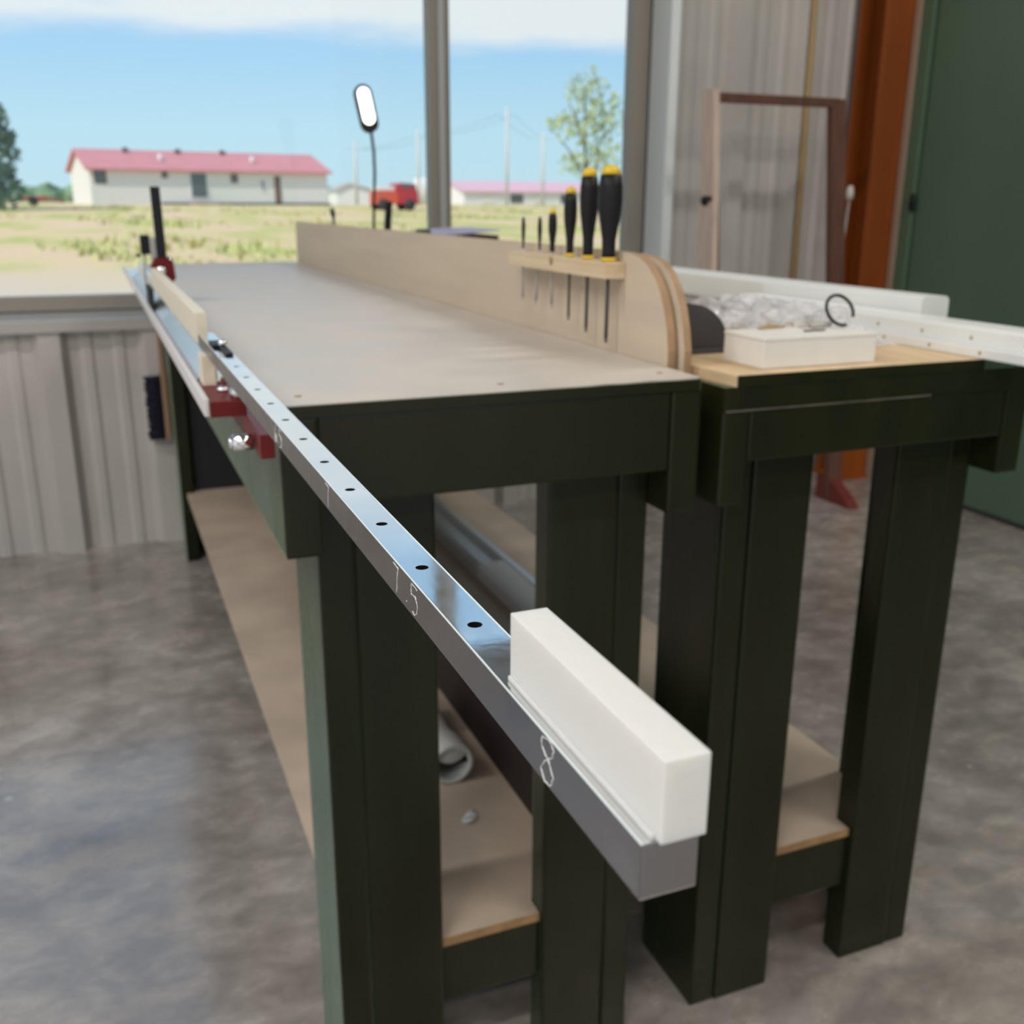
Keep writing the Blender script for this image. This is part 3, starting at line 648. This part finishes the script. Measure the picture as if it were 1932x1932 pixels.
# ------------------------------------------------------------------ steel rail
def rail(name, label, x0, x1, y0, y1, z0, z1, holes, parent_group):
    r = thing(name, label, 'rail', ((x0+x1)/2, (y0+y1)/2, z0), parent_group)
    bm = NB(); box(bm, x0, x1, y0, y1, z0, z1, 0.0006)
    tmp = bpy.data.meshes.new('t'); bm.to_mesh(tmp); bm.free(); a = bpy.data.objects.new('t', tmp); C.objects.link(a)
    bm = NB(); xc = (x0+x1)/2
    for y in holes: cyl(bm, (xc, y, z1-0.0085), (xc, y, z1+0.002), 0.0026, 20); 
    tm2 = bpy.data.meshes.new('t2'); bmesh.ops.recalc_face_normals(bm, faces=bm.faces); bm.to_mesh(tm2); bm.free(); c = bpy.data.objects.new('t2', tm2); C.objects.link(c)
    md = a.modifiers.new('b', 'BOOLEAN'); md.object = c; md.operation = 'DIFFERENCE'; md.solver = 'EXACT'
    dg = bpy.context.evaluated_depsgraph_get(); me = bpy.data.meshes.new_from_object(a.evaluated_get(dg))
    bm = NB(); bm.from_mesh(me)
    for f in bm.faces:
        f.smooth = False
        cc = f.calc_center_median()
        if abs(f.normal.z) < 0.3: f.material_index = 2
        if z0+0.001 < cc.z < z1-0.0001 and x0+0.002 < cc.x < x1-0.002 and y0+0.01 < cc.y < y1-0.01: f.material_index = 1
    for ob, mm in ((a, tmp), (c, tm2)): bpy.data.objects.remove(ob); bpy.data.meshes.remove(mm)
    body = part('rail_body', bm, [M_steel, M_dark, M_steelside], r)
    return r, body
RX0, RX1, RZ0, RZ1 = -0.0473, -0.0323, 0.0318, 0.0468
rl, body = rail('linear_rail', 'long polished steel guide rail with drilled holes pointing at the camera', RX0, RX1, -0.7773, 0.205, RZ0, RZ1, [-0.6489-0.06+0.06*i for i in range(15)], None)
bm = NB(); box(bm, RX0-0.0001, RX0+0.0003, -0.7773, 0.205, RZ1-0.0003, RZ1+0.00012); part('painted_glint', bm, M_glint, rl, label='painted glint along the left edge')  # thin strip painted as the glint on the rail's top edge
bm = NB(); box(bm, RX1-0.00025, RX1+0.0001, -0.69, 0.205, RZ1-0.0003, RZ1+0.0001); part('painted_glint', bm, M_glint, rl)
# scratched numbers on the left side, read from the left
def scratch(strokes, yc, zc, s, r=0.00022, jitter=0.00012):
    bm = NB()
    for st in strokes:
        pts = []
        for (a0, b0), (a1, b1) in zip(st, st[1:]):
            for k in range(5): pts.append((a0+(a1-a0)*k/5, b0+(b1-b0)*k/5))
        pts.append(st[-1])
        tube(bm, [(RX0-0.00003, yc-a*s+random.gauss(0, jitter), zc+b*s+random.gauss(0, jitter)) for a, b in pts], [r*random.uniform(0.35, 1.3) for _ in pts], 5)
    return bm
D7 = [[(-0.32, 0.5), (0.28, 0.46), (0.12, 0.05), (0.02, -0.5)]]
D5 = [[(0.38, 0.48), (-0.25, 0.5), (-0.3, 0.12)], [(-0.3, 0.12), (0.15, 0.16), (0.36, -0.08), (0.30, -0.36), (0.02, -0.5), (-0.2, -0.46)]]
D8 = [[(0.1, 0.5), (-0.25, 0.42), (-0.28, 0.22), (0.08, 0.02), (0.3, -0.22), (0.2, -0.45), (-0.1, -0.5), (-0.3, -0.3), (-0.1, -0.05), (0.25, 0.2), (0.3, 0.4), (0.1, 0.5)]]
D6 = [[(0.2, 0.5), (-0.2, 0.2), (-0.3, -0.2), (-0.1, -0.5), (0.2, -0.45), (0.3, -0.2), (0.1, 0.0), (-0.25, -0.1)]]
DOT = [[(-0.03, -0.34), (0.05, -0.36)]]
zc = (RZ0+RZ1)/2
def numeral(chars, y, sc=0.0118):
    bm = NB(); tmpm = bpy.data.meshes.new('t')
    for (st, off) in chars:
        b3 = scratch(st, y-off*1.25, zc, sc); b3.to_mesh(tmpm); b3.free(); bm.from_mesh(tmpm)
    bpy.data.meshes.remove(tmpm)
    part('scratched_number', bm, M_scratch, rl)
numeral([(D7, -0.004), (DOT, 0.0075), (D5, 0.0155)], -0.583)
numeral([(D8, 0.0)], -0.726, 0.0138)
numeral([(D7, 0.0)], -0.450)
numeral([(D6, -0.006), (DOT, 0.001), (D5, 0.008)], -0.300)

# white printed block on the near end of the rail
bk = thing('printed_block', 'translucent white plastic block standing on the near end of the steel rail', 'block', (-0.038, -0.735, RZ1))
bm = NB(); box(bm, -0.0438, -0.0320, -0.7795, -0.6905, RZ1+0.0002, 0.0680, 0.0006); part('block_body', bm, M_print, bk)
bm = NB(); box(bm, -0.0449, -0.0437, -0.7770, -0.6915, RZ1+0.0002, RZ1+0.0016, 0.0003); part('base_lip', bm, M_print, bk, label='thin stepped lip along the bottom')

# red clamp near the bench corner carrying the rail
c1 = thing('clamp', 'red bar clamp under the rail near the front corner of the left workbench', 'clamp', (-0.03, 0.0, -0.045))
bm = NB(); box(bm, -0.0553, -0.021, 0.050, 0.172, -0.0165, -0.0010, 0.0015); part('jaw', bm, M_red, c1, label='flat red jaw')
bm = NB(); box(bm, -0.0245, -0.0115, -0.050, 0.170, -0.037, -0.0150, 0.0015); part('arm', bm, M_red, c1)
bm = NB(); cyl(bm, (-0.044, -0.012, -0.0285), (-0.026, -0.012, -0.0285), 0.0075, 18); cyl(bm, (-0.047, -0.012, -0.0285), (-0.044, -0.012, -0.0285), 0.0052, 18); part('screw', bm, M_chrome, c1, label='chrome screw')
bm = NB(); lathe(bm, [(0, 0), (0.0085, 0), (0.0085, 0.008), (0.006, 0.011), (0, 0.011)], 20, Matrix.Translation((-0.0265, 0.062, -0.0010)) ); part('pad', bm, M_chrome, c1, label='round chrome pad')
# cream spacer, chrome spacer beside it, black clip with a screw on the rail
bm = NB(); box(bm, -0.0525, -0.0385, 0.140, 0.168, -0.0008, 0.0316, 0.002)
single('spacer_block', bm, M_cream, 'small cream plastic block standing on the red jaw under the rail', 'block')
bm = NB(); cyl(bm, (-0.0365, 0.105, -0.0008), (-0.0365, 0.105, RZ0-0.0002), 0.0046, 20); cyl(bm, (-0.0365, 0.105, -0.0008), (-0.0365, 0.105, 0.003), 0.0056, 20)
single('spacer_post', bm, M_chrome, 'short chrome post under the rail beside the cream block', 'post')
ck = thing('rail_clip', 'small black clip with a silver screw across the top of the rail', 'clip', (-0.04, 0.07, RZ1))
bm = NB(); box(bm, -0.0462, -0.0362, 0.075, 0.112, RZ1+0.0002, RZ1+0.0032, 0.001); box(bm, -0.0402, -0.0335, 0.018, 0.075, RZ1+0.0002, RZ1+0.0026, 0.001); part('strap', bm, M_black, ck)
bm = NB(); lathe(bm, [(0, 0), (0.0046, 0), (0.0046, 0.0035), (0.0034, 0.0055), (0, 0.0058)], 18, Matrix.Translation((-0.0365, 0.072, RZ1+0.0026))); part('screw', bm, M_chrome, ck)

# aluminium channel along the bench edge with a second rail and a long block on it
ch = thing('aluminium_channel', 'long bright aluminium channel along the left edge of the left workbench', 'channel', (-0.03, 1.2, -0.012))
bm = NB(); box(bm, -0.056, -0.0008, 0.19, 2.36, -0.0125, -0.0095); box(bm, -0.004, -0.0008, 0.19, 2.36, -0.0125, -0.001); part('web', bm, M_alu, ch)
bm = NB(); box(bm, -0.0605, -0.0555, 0.055, 2.36, -0.016, 0.0012, 0.0012); part('lip', bm, M_alupaint, ch, label='pale rounded outer lip')
bm = NB(); prism(bm, [(-0.0553, -0.0094), (-0.0340, 0.0118), (-0.0352, 0.0336), (-0.0300, 0.0336), (-0.0300, -0.0094)], 'y', 0.215, 1.90); part('sloped_web', bm, M_alu, ch)
bm = NB(); box(bm, -0.0478, -0.0355, 0.222, 1.05, 0.0338, 0.0672, 0.001); single('printed_block', bm, M_cream, 'long cream plastic block on the rail in front of the far red clamp', 'block')
# far clamp
c2 = thing('clamp', 'red clamp with tall black handle at the far end of the long cream block', 'clamp', (-0.02, 1.1, -0.0095))
bm = NB(); prism(bm, [(-0.0445, 0.0350), (-0.0440, 0.068), (-0.038, 0.078), (-0.033, 0.0825), (-0.014, 0.0835), (-0.004, 0.076), (-0.0015, 0.046), (-0.010, 0.035)], 'y', 1.085, 1.12); part('head', bm, M_red, c2)
bm = NB(); box(bm, -0.0085, 0.0085, -0.005, 0.005, 0.0, 0.130, 0.002); bmesh.ops.transform(bm, matrix=Matrix.Translation((-0.0225, 1.10, 0.079)) @ Matrix.Rotation(-0.012, 4, 'Y'), verts=bm.verts); part('handle', bm, M_black, c2, label='tall black handle')
bm = NB(); box(bm, -0.0465, -0.0180, 1.086, 1.118, 0.0338, 0.0349); prism(bm, [(-0.046, -0.009), (-0.046, 0.0348), (-0.0468, 0.0348), (-0.0545, 0.020), (-0.0545, -0.009)], 'y', 1.086, 1.118); bm.free()
bm = NB(); prism(bm, [(-0.0482, 0.0338), (-0.0552, 0.0338), (-0.0552, -0.008), (-0.0482, -0.0015)], 'y', 1.0, 1.118); part('jaw_foot', bm, M_blackmatte, c2)
bm = NB(); lathe(bm, [(0, 0), (0.0075, 0), (0.0075, 0.005), (0, 0.005)], 16, Matrix.Translation((-0.0265, 1.085, 0.060)) @ Matrix.Rotation(PI/2, 4, 'X')); part('screw', bm, M_chrome, c2)
bm = NB(); lathe(bm, [(0, 0), (0.008, 0.0), (0.006, 0.006), (0, 0.007)], 16, Matrix.Translation((-0.0085, 1.105, 0.0775))); part('rivet', bm, M_chrome, c2)
bm = NB(); box(bm, -0.0565, -0.0400, 1.135, 1.150, 0.087, 0.1225, 0.002); part('rear_grip', bm, M_black, c2)
bm = NB(); tube(bm, [(-0.050, 1.142, 0.09), (-0.0535, 1.142, 0.060), (-0.0535, 1.142, 0.030), (-0.0505, 1.140, 0.016)], 0.0022, 8); part('bar', bm, M_trim, c2)
bm = NB(); box(bm, -0.0400, -0.0300, 1.119, 1.150, 0.075, 0.118, 0.002); part('bracket', bm, M_trim, c2, label='pale steel bracket')
bm = NB(); cyl(bm, (-0.0655, 1.142, 0.0850), (-0.0575, 1.142, 0.0850), 0.0028, 12); part('tommy_bar', bm, M_black, c2)

# ------------------------------------------------------------------ on the second bench
bx = thing('white_box', 'shallow white box on the pine board of the right workbench', 'box', (0.641, 0.066, 0.0))
bm = NB(); box(bm, 0.5605, 0.722, 0.0260, 0.1080, 0.0, 0.0315, 0.0015); part('box_base', bm, M_foam, bx)
bm = NB(); box(bm, 0.5598, 0.7227, 0.0253, 0.1087, 0.0315, 0.0358, 0.0015); part('lid', bm, M_foam, bx)
hp = thing('half_round_plate', 'charcoal half round plate standing behind the white box', 'plate', (0.545, 0.17, 0.0))
bm = NB(); prism(bm, [(0.5445+0.060*math.cos(PI*k/24), 0.0006+0.056*math.sin(PI*k/24)) for k in range(25)], 'y', 0.165, 0.183)
bmesh.ops.translate(bm, verts=bm.verts, vec=(0.0, 0, 0.006)); part('disc', bm, M_grey, hp)
bm = NB(); box(bm, 0.512, 0.606, 0.158, 0.20, 0.0, 0.0064, 0.001); part('base', bm, M_grey, hp)

def sheet(bm, x0, x1, y0, y1, nx, ny, f):
    g = [[bm.verts.new((x0+(x1-x0)*i/nx, y0+(y1-y0)*j/ny, 0)) for i in range(nx+1)] for j in range(ny+1)]
    for j in range(ny+1):
        for i in range(nx+1): g[j][i].co = f(i/nx, j/ny, g[j][i].co)
    for j in range(ny):
        for i in range(nx): bm.faces.new((g[j][i], g[j][i+1], g[j+1][i+1], g[j+1][i]))
rnd = random.Random(3)
NX, NY = 26, 22
bmp = [[rnd.random() for _ in range(NX+1)] for _ in range(NY+1)]
def bagf(u, v, c):
    edge = min(u, 1-u, v, 1-v); h = min(1, edge*5)
    k = bmp[int(round(v*NY))][int(round(u*NX))]
    z = 0.002+h*(0.022+0.020*k+0.010*math.sin(9*u+4*v))
    return Vector((c.x+0.010*math.sin(31*v+9*k), c.y+0.010*math.cos(27*u+7*k), z))
bm = NB(); sheet(bm, 0.622, 0.845, 0.130, 0.50, NX, NY, bagf)
single('plastic_bag', bm, M_bag, 'crumpled clear plastic bag behind the white box', 'bag')
cl = thing('cable_loop', 'small loop of black cable resting on the white box', 'cable', (0.715, 0.085, 0.0362))
bm = NB(); pts = []
for k in range(26):
    a = -0.5+k/25*(2*PI-0.9); pts.append((0.7145+0.023*math.cos(a), 0.088+0.010*math.sin(a)+0.004*math.cos(a), 0.0395+0.017+0.0175*math.sin(a)))
tube(bm, pts, 0.0021, 8); part('cable', bm, M_black, cl)
bm = NB(); cyl(bm, (0.700, 0.085, 0.0405), (0.672, 0.088, 0.039), 0.0032, 10); cyl(bm, (0.672, 0.088, 0.039), (0.655, 0.09, 0.0385), 0.0018, 10); part('plug', bm, M_trim, cl, label='grey metal plug')
bm = NB(); tube(bm, [(0.640, 0.06, 0.0371), (0.648, 0.058, 0.0371), (0.656, 0.063, 0.0371), (0.663, 0.058, 0.0371), (0.672, 0.061, 0.0371)], 0.0012, 6)
single('wire_scrap', bm, M_grey, 'thin dark scrap of wire lying on the lid of the white box', 'wire')
bm = NB(); tube(bm, [(0.598, 0.093, 0.0385), (0.612, 0.097, 0.0395), (0.630, 0.096, 0.039), (0.642, 0.099, 0.038)], [0.0015, 0.0026, 0.002, 0.001], 7)
single('wood_splinter', bm, M_stick, 'small tan splinter on the back edge of the white box', 'splinter')

def tubebar(label, outline, y0, y1, dx, holes=None):
    """long extruded bar running mostly along Y, skewed by dx over its length"""
    t = thing('plastic_tube', label, 'tube', (outline[0][0], (y0+y1)/2, min(p[1] for p in outline)))
    bm = NB(); prism(bm, outline, 'y', y0, y1)
    for v in bm.verts: v.co.x += dx*(v.co.y-y0)/(y1-y0)
    part('tube_body', bm, M_plastic, t)
    if holes:
        bm = None
        for (x, z, n, ya, st) in holes:
            for k in range(n):
                y = ya+k*st; bm = NB(); lathe(bm, [(0, 0.0004), (0.0024, 0.0004), (0.0026, 0.0), (0, 0)], 12, Matrix.Translation((x+dx*(y-y0)/(y1-y0), y, z)) @ Matrix.Rotation(-PI/2, 4, 'Y'))
                part('hole', bm, M_holebrown, t)
    return t
def rrect(x0, x1, z0, z1, r):
    pts = []
    for cx, cz, a in ((x1-r, z1-r, 0), (x0+r, z1-r, 90), (x0+r, z0+r, 180), (x1-r, z0+r, 270)):
        for k in range(4): pts.append((cx+r*math.cos(math.radians(a+30*k)), cz+r*math.sin(math.radians(a+30*k))))
    return pts
tubebar('white plastic tube at the far right, its cut end showing against the green door', rrect(0.938, 0.988, 0.008, 0.0585, 0.008), 0.185, 1.8, -0.02)
tubebar('white stepped plastic profile with rows of brown screw holes along the right workbench', [(0.868, 0.0002), (0.868, 0.0115), (0.882, 0.0125), (0.882, 0.031), (0.886, 0.0355), (0.931, 0.0355), (0.934, 0.032), (0.934, 0.0002)], -0.34, 0.55, 0.0,
        [(0.8818, 0.021, 9, -0.22, 0.085), (0.8678, 0.0062, 9, -0.25, 0.085)])

# desk lamp at the far end of the second bench
lp = thing('desk_lamp', 'thin black gooseneck lamp with a glowing oval head in front of the window', 'lamp', (0.62, 2.0, -0.0128))
bm = NB(); lathe(bm, [(0, 0), (0.05, 0), (0.05, 0.010), (0.04, 0.018), (0, 0.018)], 28, Matrix.Translation((0.62, 2.0, -0.0128))); part('base', bm, M_black, lp)
bm = NB(); tube(bm, [(0.62, 2.0, 0.004), (0.618, 2.0, 0.10), (0.6215, 2.0, 0.18), (0.6265, 2.0, 0.26), (0.626, 2.0, 0.32), (0.620, 2.0, 0.375)], 0.0042, 10); part('gooseneck', bm, M_black, lp)
def stad(w, h, n=12):
    r = w/2; return [(r*math.cos(PI*k/n), h/2-r+r*math.sin(PI*k/n)) for k in range(n+1)]+[(-r*math.cos(PI*k/n), -(h/2-r)-r*math.sin(PI*k/n)) for k in range(n+1)]
TH = Matrix.Translation((0.6085, 2.0, 0.432)) @ Matrix.Rotation(math.radians(10), 4, 'Y').inverted() @ Matrix.Rotation(math.radians(-6), 4, 'X')
bm = NB(); prism(bm, stad(0.050, 0.128), 'y', -0.006, 0.010); bmesh.ops.transform(bm, matrix=TH, verts=bm.verts); hd = part('lamp_head', bm, M_black, lp)
bm = NB(); prism(bm, [(a, b+0.006) for a, b in stad(0.034, 0.098)], 'y', -0.0085, -0.005); bmesh.ops.transform(bm, matrix=TH, verts=bm.verts); part('diffuser', bm, M_lampwhite, hd, label='glowing white diffuser')
# other things standing behind the fence board
ts = thing('clamp', 'black clamp handle sticking up behind the fence board right of the lamp', 'clamp', (0.69, 2.12, -0.0128))
bm = NB(); box(bm, 0.672, 0.722, 2.105, 2.14, -0.0128, 0.015, 0.002); part('jaw', bm, M_red, ts)
bm = NB(); box(bm, -0.010, 0.010, -0.006, 0.006, 0, 0.175, 0.003); bmesh.ops.transform(bm, matrix=Matrix.Translation((0.683, 2.12, 0.012)) @ Matrix.Rotation(0.09, 4, 'Y'), verts=bm.verts); part('handle', bm, M_black, ts)
bm = NB(); cyl(bm, (0.503, 2.0, -0.0128), (0.503, 2.0, 0.145), 0.004, 10); cyl(bm, (0.503, 2.0, 0.145), (0.498, 2.0, 0.166), 0.007, 10); cyl(bm, (0.503, 2.0, -0.0126), (0.503, 2.0, -0.004), 0.02, 14)
single('marking_pin', bm, M_grey, 'short thin grey pin poking up behind the fence board left of the lamp', 'pin')
bp_ = thing('carton', 'carton with a lilac top and dark brown end behind the fence board', 'carton', (0.87, 1.95, -0.0128))
bm = NB(); box(bm, 0.775, 0.950, 1.86, 2.15, -0.0128, 0.094, 0.002); part('carton_body', bm, M_maroon, bp_)
bm = NB(); prism(bm, [(0.765, 0.0945), (0.80, 0.103), (0.87, 0.108), (0.951, 0.111), (0.951, 0.1075), (0.80, 0.0945)], 'y', 1.85, 2.16); part('flap', bm, M_purple, bp_, label='lilac paper top')
bm = NB(); box(bm, 0.87, 0.905, 1.858, 1.8605, 0.055, 0.092); part('sticker', bm, M_red, bp_, label='red sticker')
bm = NB(); lathe(bm, [(0, 0), (0.024, 0), (0.024, 0.115), (0.018, 0.124), (0, 0.124)], 18, Matrix.Translation((0.735, 1.9, -0.0128)))
single('round_tin', bm, M_grey, 'dark round tin top showing between the lamp and the carton', 'tin')

# ------------------------------------------------------------------ under the benches
SZ = -0.6862
bm = NB(); box(bm, 0.372, 0.405, 0.20, 2.26, SZ, SZ+0.125, 0.002)
single('timber_beam', bm, M_browndark, 'long dark maroon plank on edge on the lower shelf of the left workbench', 'plank')
bm = NB(); box(bm, 0.085, 0.365, 2.262, 2.276, SZ, -0.175, 0.002)
single('black_panel', bm, M_blackmatte, 'black panel standing at the far end of the lower shelf, under the left workbench', 'panel')
pv = thing('pipe_fitting', 'white plastic pipe fitting lying on the lower shelf of the left workbench', 'pipe', (0.289, 0.5, SZ))
TP = Matrix.Translation((0.292, 0.372, SZ+0.0345)) @ Matrix.Rotation(-PI/2, 4, 'X') @ Matrix.Rotation(0.0, 4, 'Z')
bm = NB(); lathe(bm, [(0.0265, 0.03), (0.0265, 0.0), (0.0335, 0.0), (0.0343, 0.003), (0.0343, 0.05), (0.028, 0.053), (0.028, 0.17), (0.0343, 0.173), (0.0343, 0.23), (0, 0.23)], 36, TP); part('pipe', bm, M_pvc, pv)
bm = NB(); lathe(bm, [(0, 0.004), (0.018, 0.005), (0.0262, 0.012), (0.0262, 0.03), (0, 0.03)], 30, TP @ Matrix.Translation((0, -0.011, 0)) @ Matrix.Diagonal((0.95, 0.62, 1, 1))); part('inner_plug', bm, M_pvc, pv)
bm = NB(); box(bm, 0.2658, 0.3182, 0.378, 0.384, SZ+0.031, SZ+0.0375); part('slot', bm, M_dark, pv, label='dark slot')
bm = NB(); cyl(bm, (0.300, 0.54, SZ+0.05), (0.300, 0.54, SZ+0.098), 0.022, 24); part('branch', bm, M_pvc, pv)
bm = NB()
pts = [(0.276+0.010*math.cos(k*0.9)+0.0012*k, 0.262+0.0018*k, SZ+0.004+0.003*math.sin(k*1.7)) for k in range(14)]
tube(bm, pts, [0.0012+0.0016*random.random() for _ in pts], 6)
single('plastic_shaving', bm, M_plastic, 'small curled white shaving on the lower shelf near the camera', 'shaving')
# silver profile on the second bench shelf
ex = thing('aluminium_profile', 'silver aluminium profile lying on the lower shelf of the right workbench', 'profile', (0.72, 1.5, SZ))
bm = NB(); prism(bm, [(0.640, SZ), (0.640, SZ+0.030), (0.650, SZ+0.036), (0.664, SZ+0.036), (0.668, SZ+0.022), (0.705, SZ+0.022), (0.710, SZ+0.040), (0.726, SZ+0.040), (0.732, SZ+0.034), (0.732, SZ)], 'y', 0.86, 2.25); part('profile_body', bm, M_profile, ex)
bm = NB(); prism(bm, [(0.6395, SZ+0.0005), (0.6393, SZ+0.0310), (0.6500, SZ+0.0372), (0.668, SZ+0.0378), (0.7075, SZ+0.0378), (0.7075, SZ+0.0365), (0.650, SZ+0.0363), (0.6398, SZ+0.0302)], 'y', 0.88, 1.21); part('paper_wrap', bm, M_white, ex, label='white paper wrap near the end')

# ------------------------------------------------------------------ by the far wall
br = thing('bench_brush', 'dark bristled hand brush with tan back hanging beside the far left bench leg', 'brush', (0.02, 2.435, -0.55))
bm = NB()
for k in range(26):
    for j in range(5):
        z = -0.545+k*0.0078; y = 2.425+j*0.006
        tube(bm, [(0.020, y, z), (-0.028+random.gauss(0, .003), y+random.gauss(0, .003), z-0.004+random.gauss(0, .003))], [0.0042, 0.0034], 4)
b_o = part('bristles', bm, M_navy, br); b_o['kind'] = 'stuff'
bm = NB(); box(bm, 0.019, 0.036, 2.420, 2.455, -0.553, -0.325, 0.004); box(bm, 0.021, 0.034, 2.426, 2.449, -0.33, -0.17, 0.005); part('back', bm, M_tanwood, br)
bm = NB(); tube(bm, [(0.0275, 2.4375, -0.175), (0.0275, 2.45, -0.150), (0.0275, 2.476, -0.142)], 0.0015, 6); part('cord', bm, M_blackmatte, br)

# wooden frame leaning by the wall
fr = thing('wooden_stand', 'tall brown wooden stand placed between the window and the orange column', 'frame', (2.08, 2.12, FLOOR))
def plank(bm, a, b, wx, wy):
    """plank from a to b with width wx along X and wy along Y"""
    A = [Vector(a)+Vector((sx*wx/2, sy*wy/2, 0)) for sx, sy in ((-1, -1), (1, -1), (1, 1), (-1, 1))]; B = [Vector(b)+Vector((sx*wx/2, sy*wy/2, 0)) for sx, sy in ((-1, -1), (1, -1), (1, 1), (-1, 1))]
    va = [bm.verts.new(v) for v in A]; vb = [bm.verts.new(v) for v in B]
    for i in range(4): bm.faces.new((va[i], va[(i+1) % 4], vb[(i+1) % 4], vb[i]))
    bm.faces.new(va[::-1]); bm.faces.new(vb)
bm = NB(); plank(bm, (1.852, 2.17, 0.17), (1.848, 2.20, 0.55), 0.022, 0.075); part('left_post', bm, M_wood1, fr)
bm = NB(); plank(bm, (1.806, 2.04, FLOOR), (1.835, 2.155, 0.19), 0.020, 0.10); part('left_leg', bm, M_wood1, fr)
bm = NB(); plank(bm, (1.862, 2.06, FLOOR), (1.866, 2.170, 0.19), 0.030, 0.03); part('left_brace', bm, M_wood2, fr)
bm = NB(); cyl(bm, (1.815, 2.15, 0.193), (1.842, 2.16, 0.193), 0.016, 14); part('bolt', bm, M_black, fr)
bm = NB(); plank(bm, (2.412, 2.06, FLOOR), (2.372, 2.20, 0.54), 0.060, 0.030); part('right_post', bm, M_wood2, fr)
bm = NB(); box(bm, 1.862, 2.372, 2.185, 2.215, 0.512, 0.542, 0.002); part('top_rail', bm, M_wood2, fr)
bm = NB(); prism(bm, [(1.86, FLOOR), (1.86, FLOOR+0.075), (1.98, FLOOR+0.05), (2.29, FLOOR+0.02), (2.30, FLOOR)], 'y', 2.0, 2.001); bm.free()
bm = NB(); prism(bm, [(1.93, FLOOR), (1.96, FLOOR+0.03), (2.06, FLOOR+0.09), (2.13, FLOOR+0.09), (2.13, FLOOR)], 'x', 2.385, 2.43); part('foot', bm, M_foot, fr, label='dark red splayed foot')
bm = NB(); tube(bm, [(2.440, 2.447, FLOOR), (2.436, 2.450, 0.3), (2.430, 2.452, 1.6)], 0.011, 8)
single('wooden_stick', bm, M_stick, 'thin yellowish stick standing against the metal wall behind the wooden stand', 'stick')
cdp = thing('pull_cord', 'thin grey cord with a white knob hanging in front of the orange column', 'cord', (2.585, 2.32, -0.1))
bm = NB(); tube(bm, [(2.574, 2.325, 0.20), (2.566, 2.33, 0.0), (2.555, 2.33, -0.25), (2.55, 2.33, -0.6)], 0.004, 6); part('cord', bm, M_trim, cdp)
bm = NB(); lathe(bm, [(0, 0), (0.012, 0.004), (0.015, 0.025), (0.011, 0.05), (0, 0.056)], 14, Matrix.Translation((2.574, 2.325, 0.198))); part('knob', bm, M_pvc, cdp, label='white knob')

for o in bpy.data.objects:
    if '_w' in o: del o['_w']
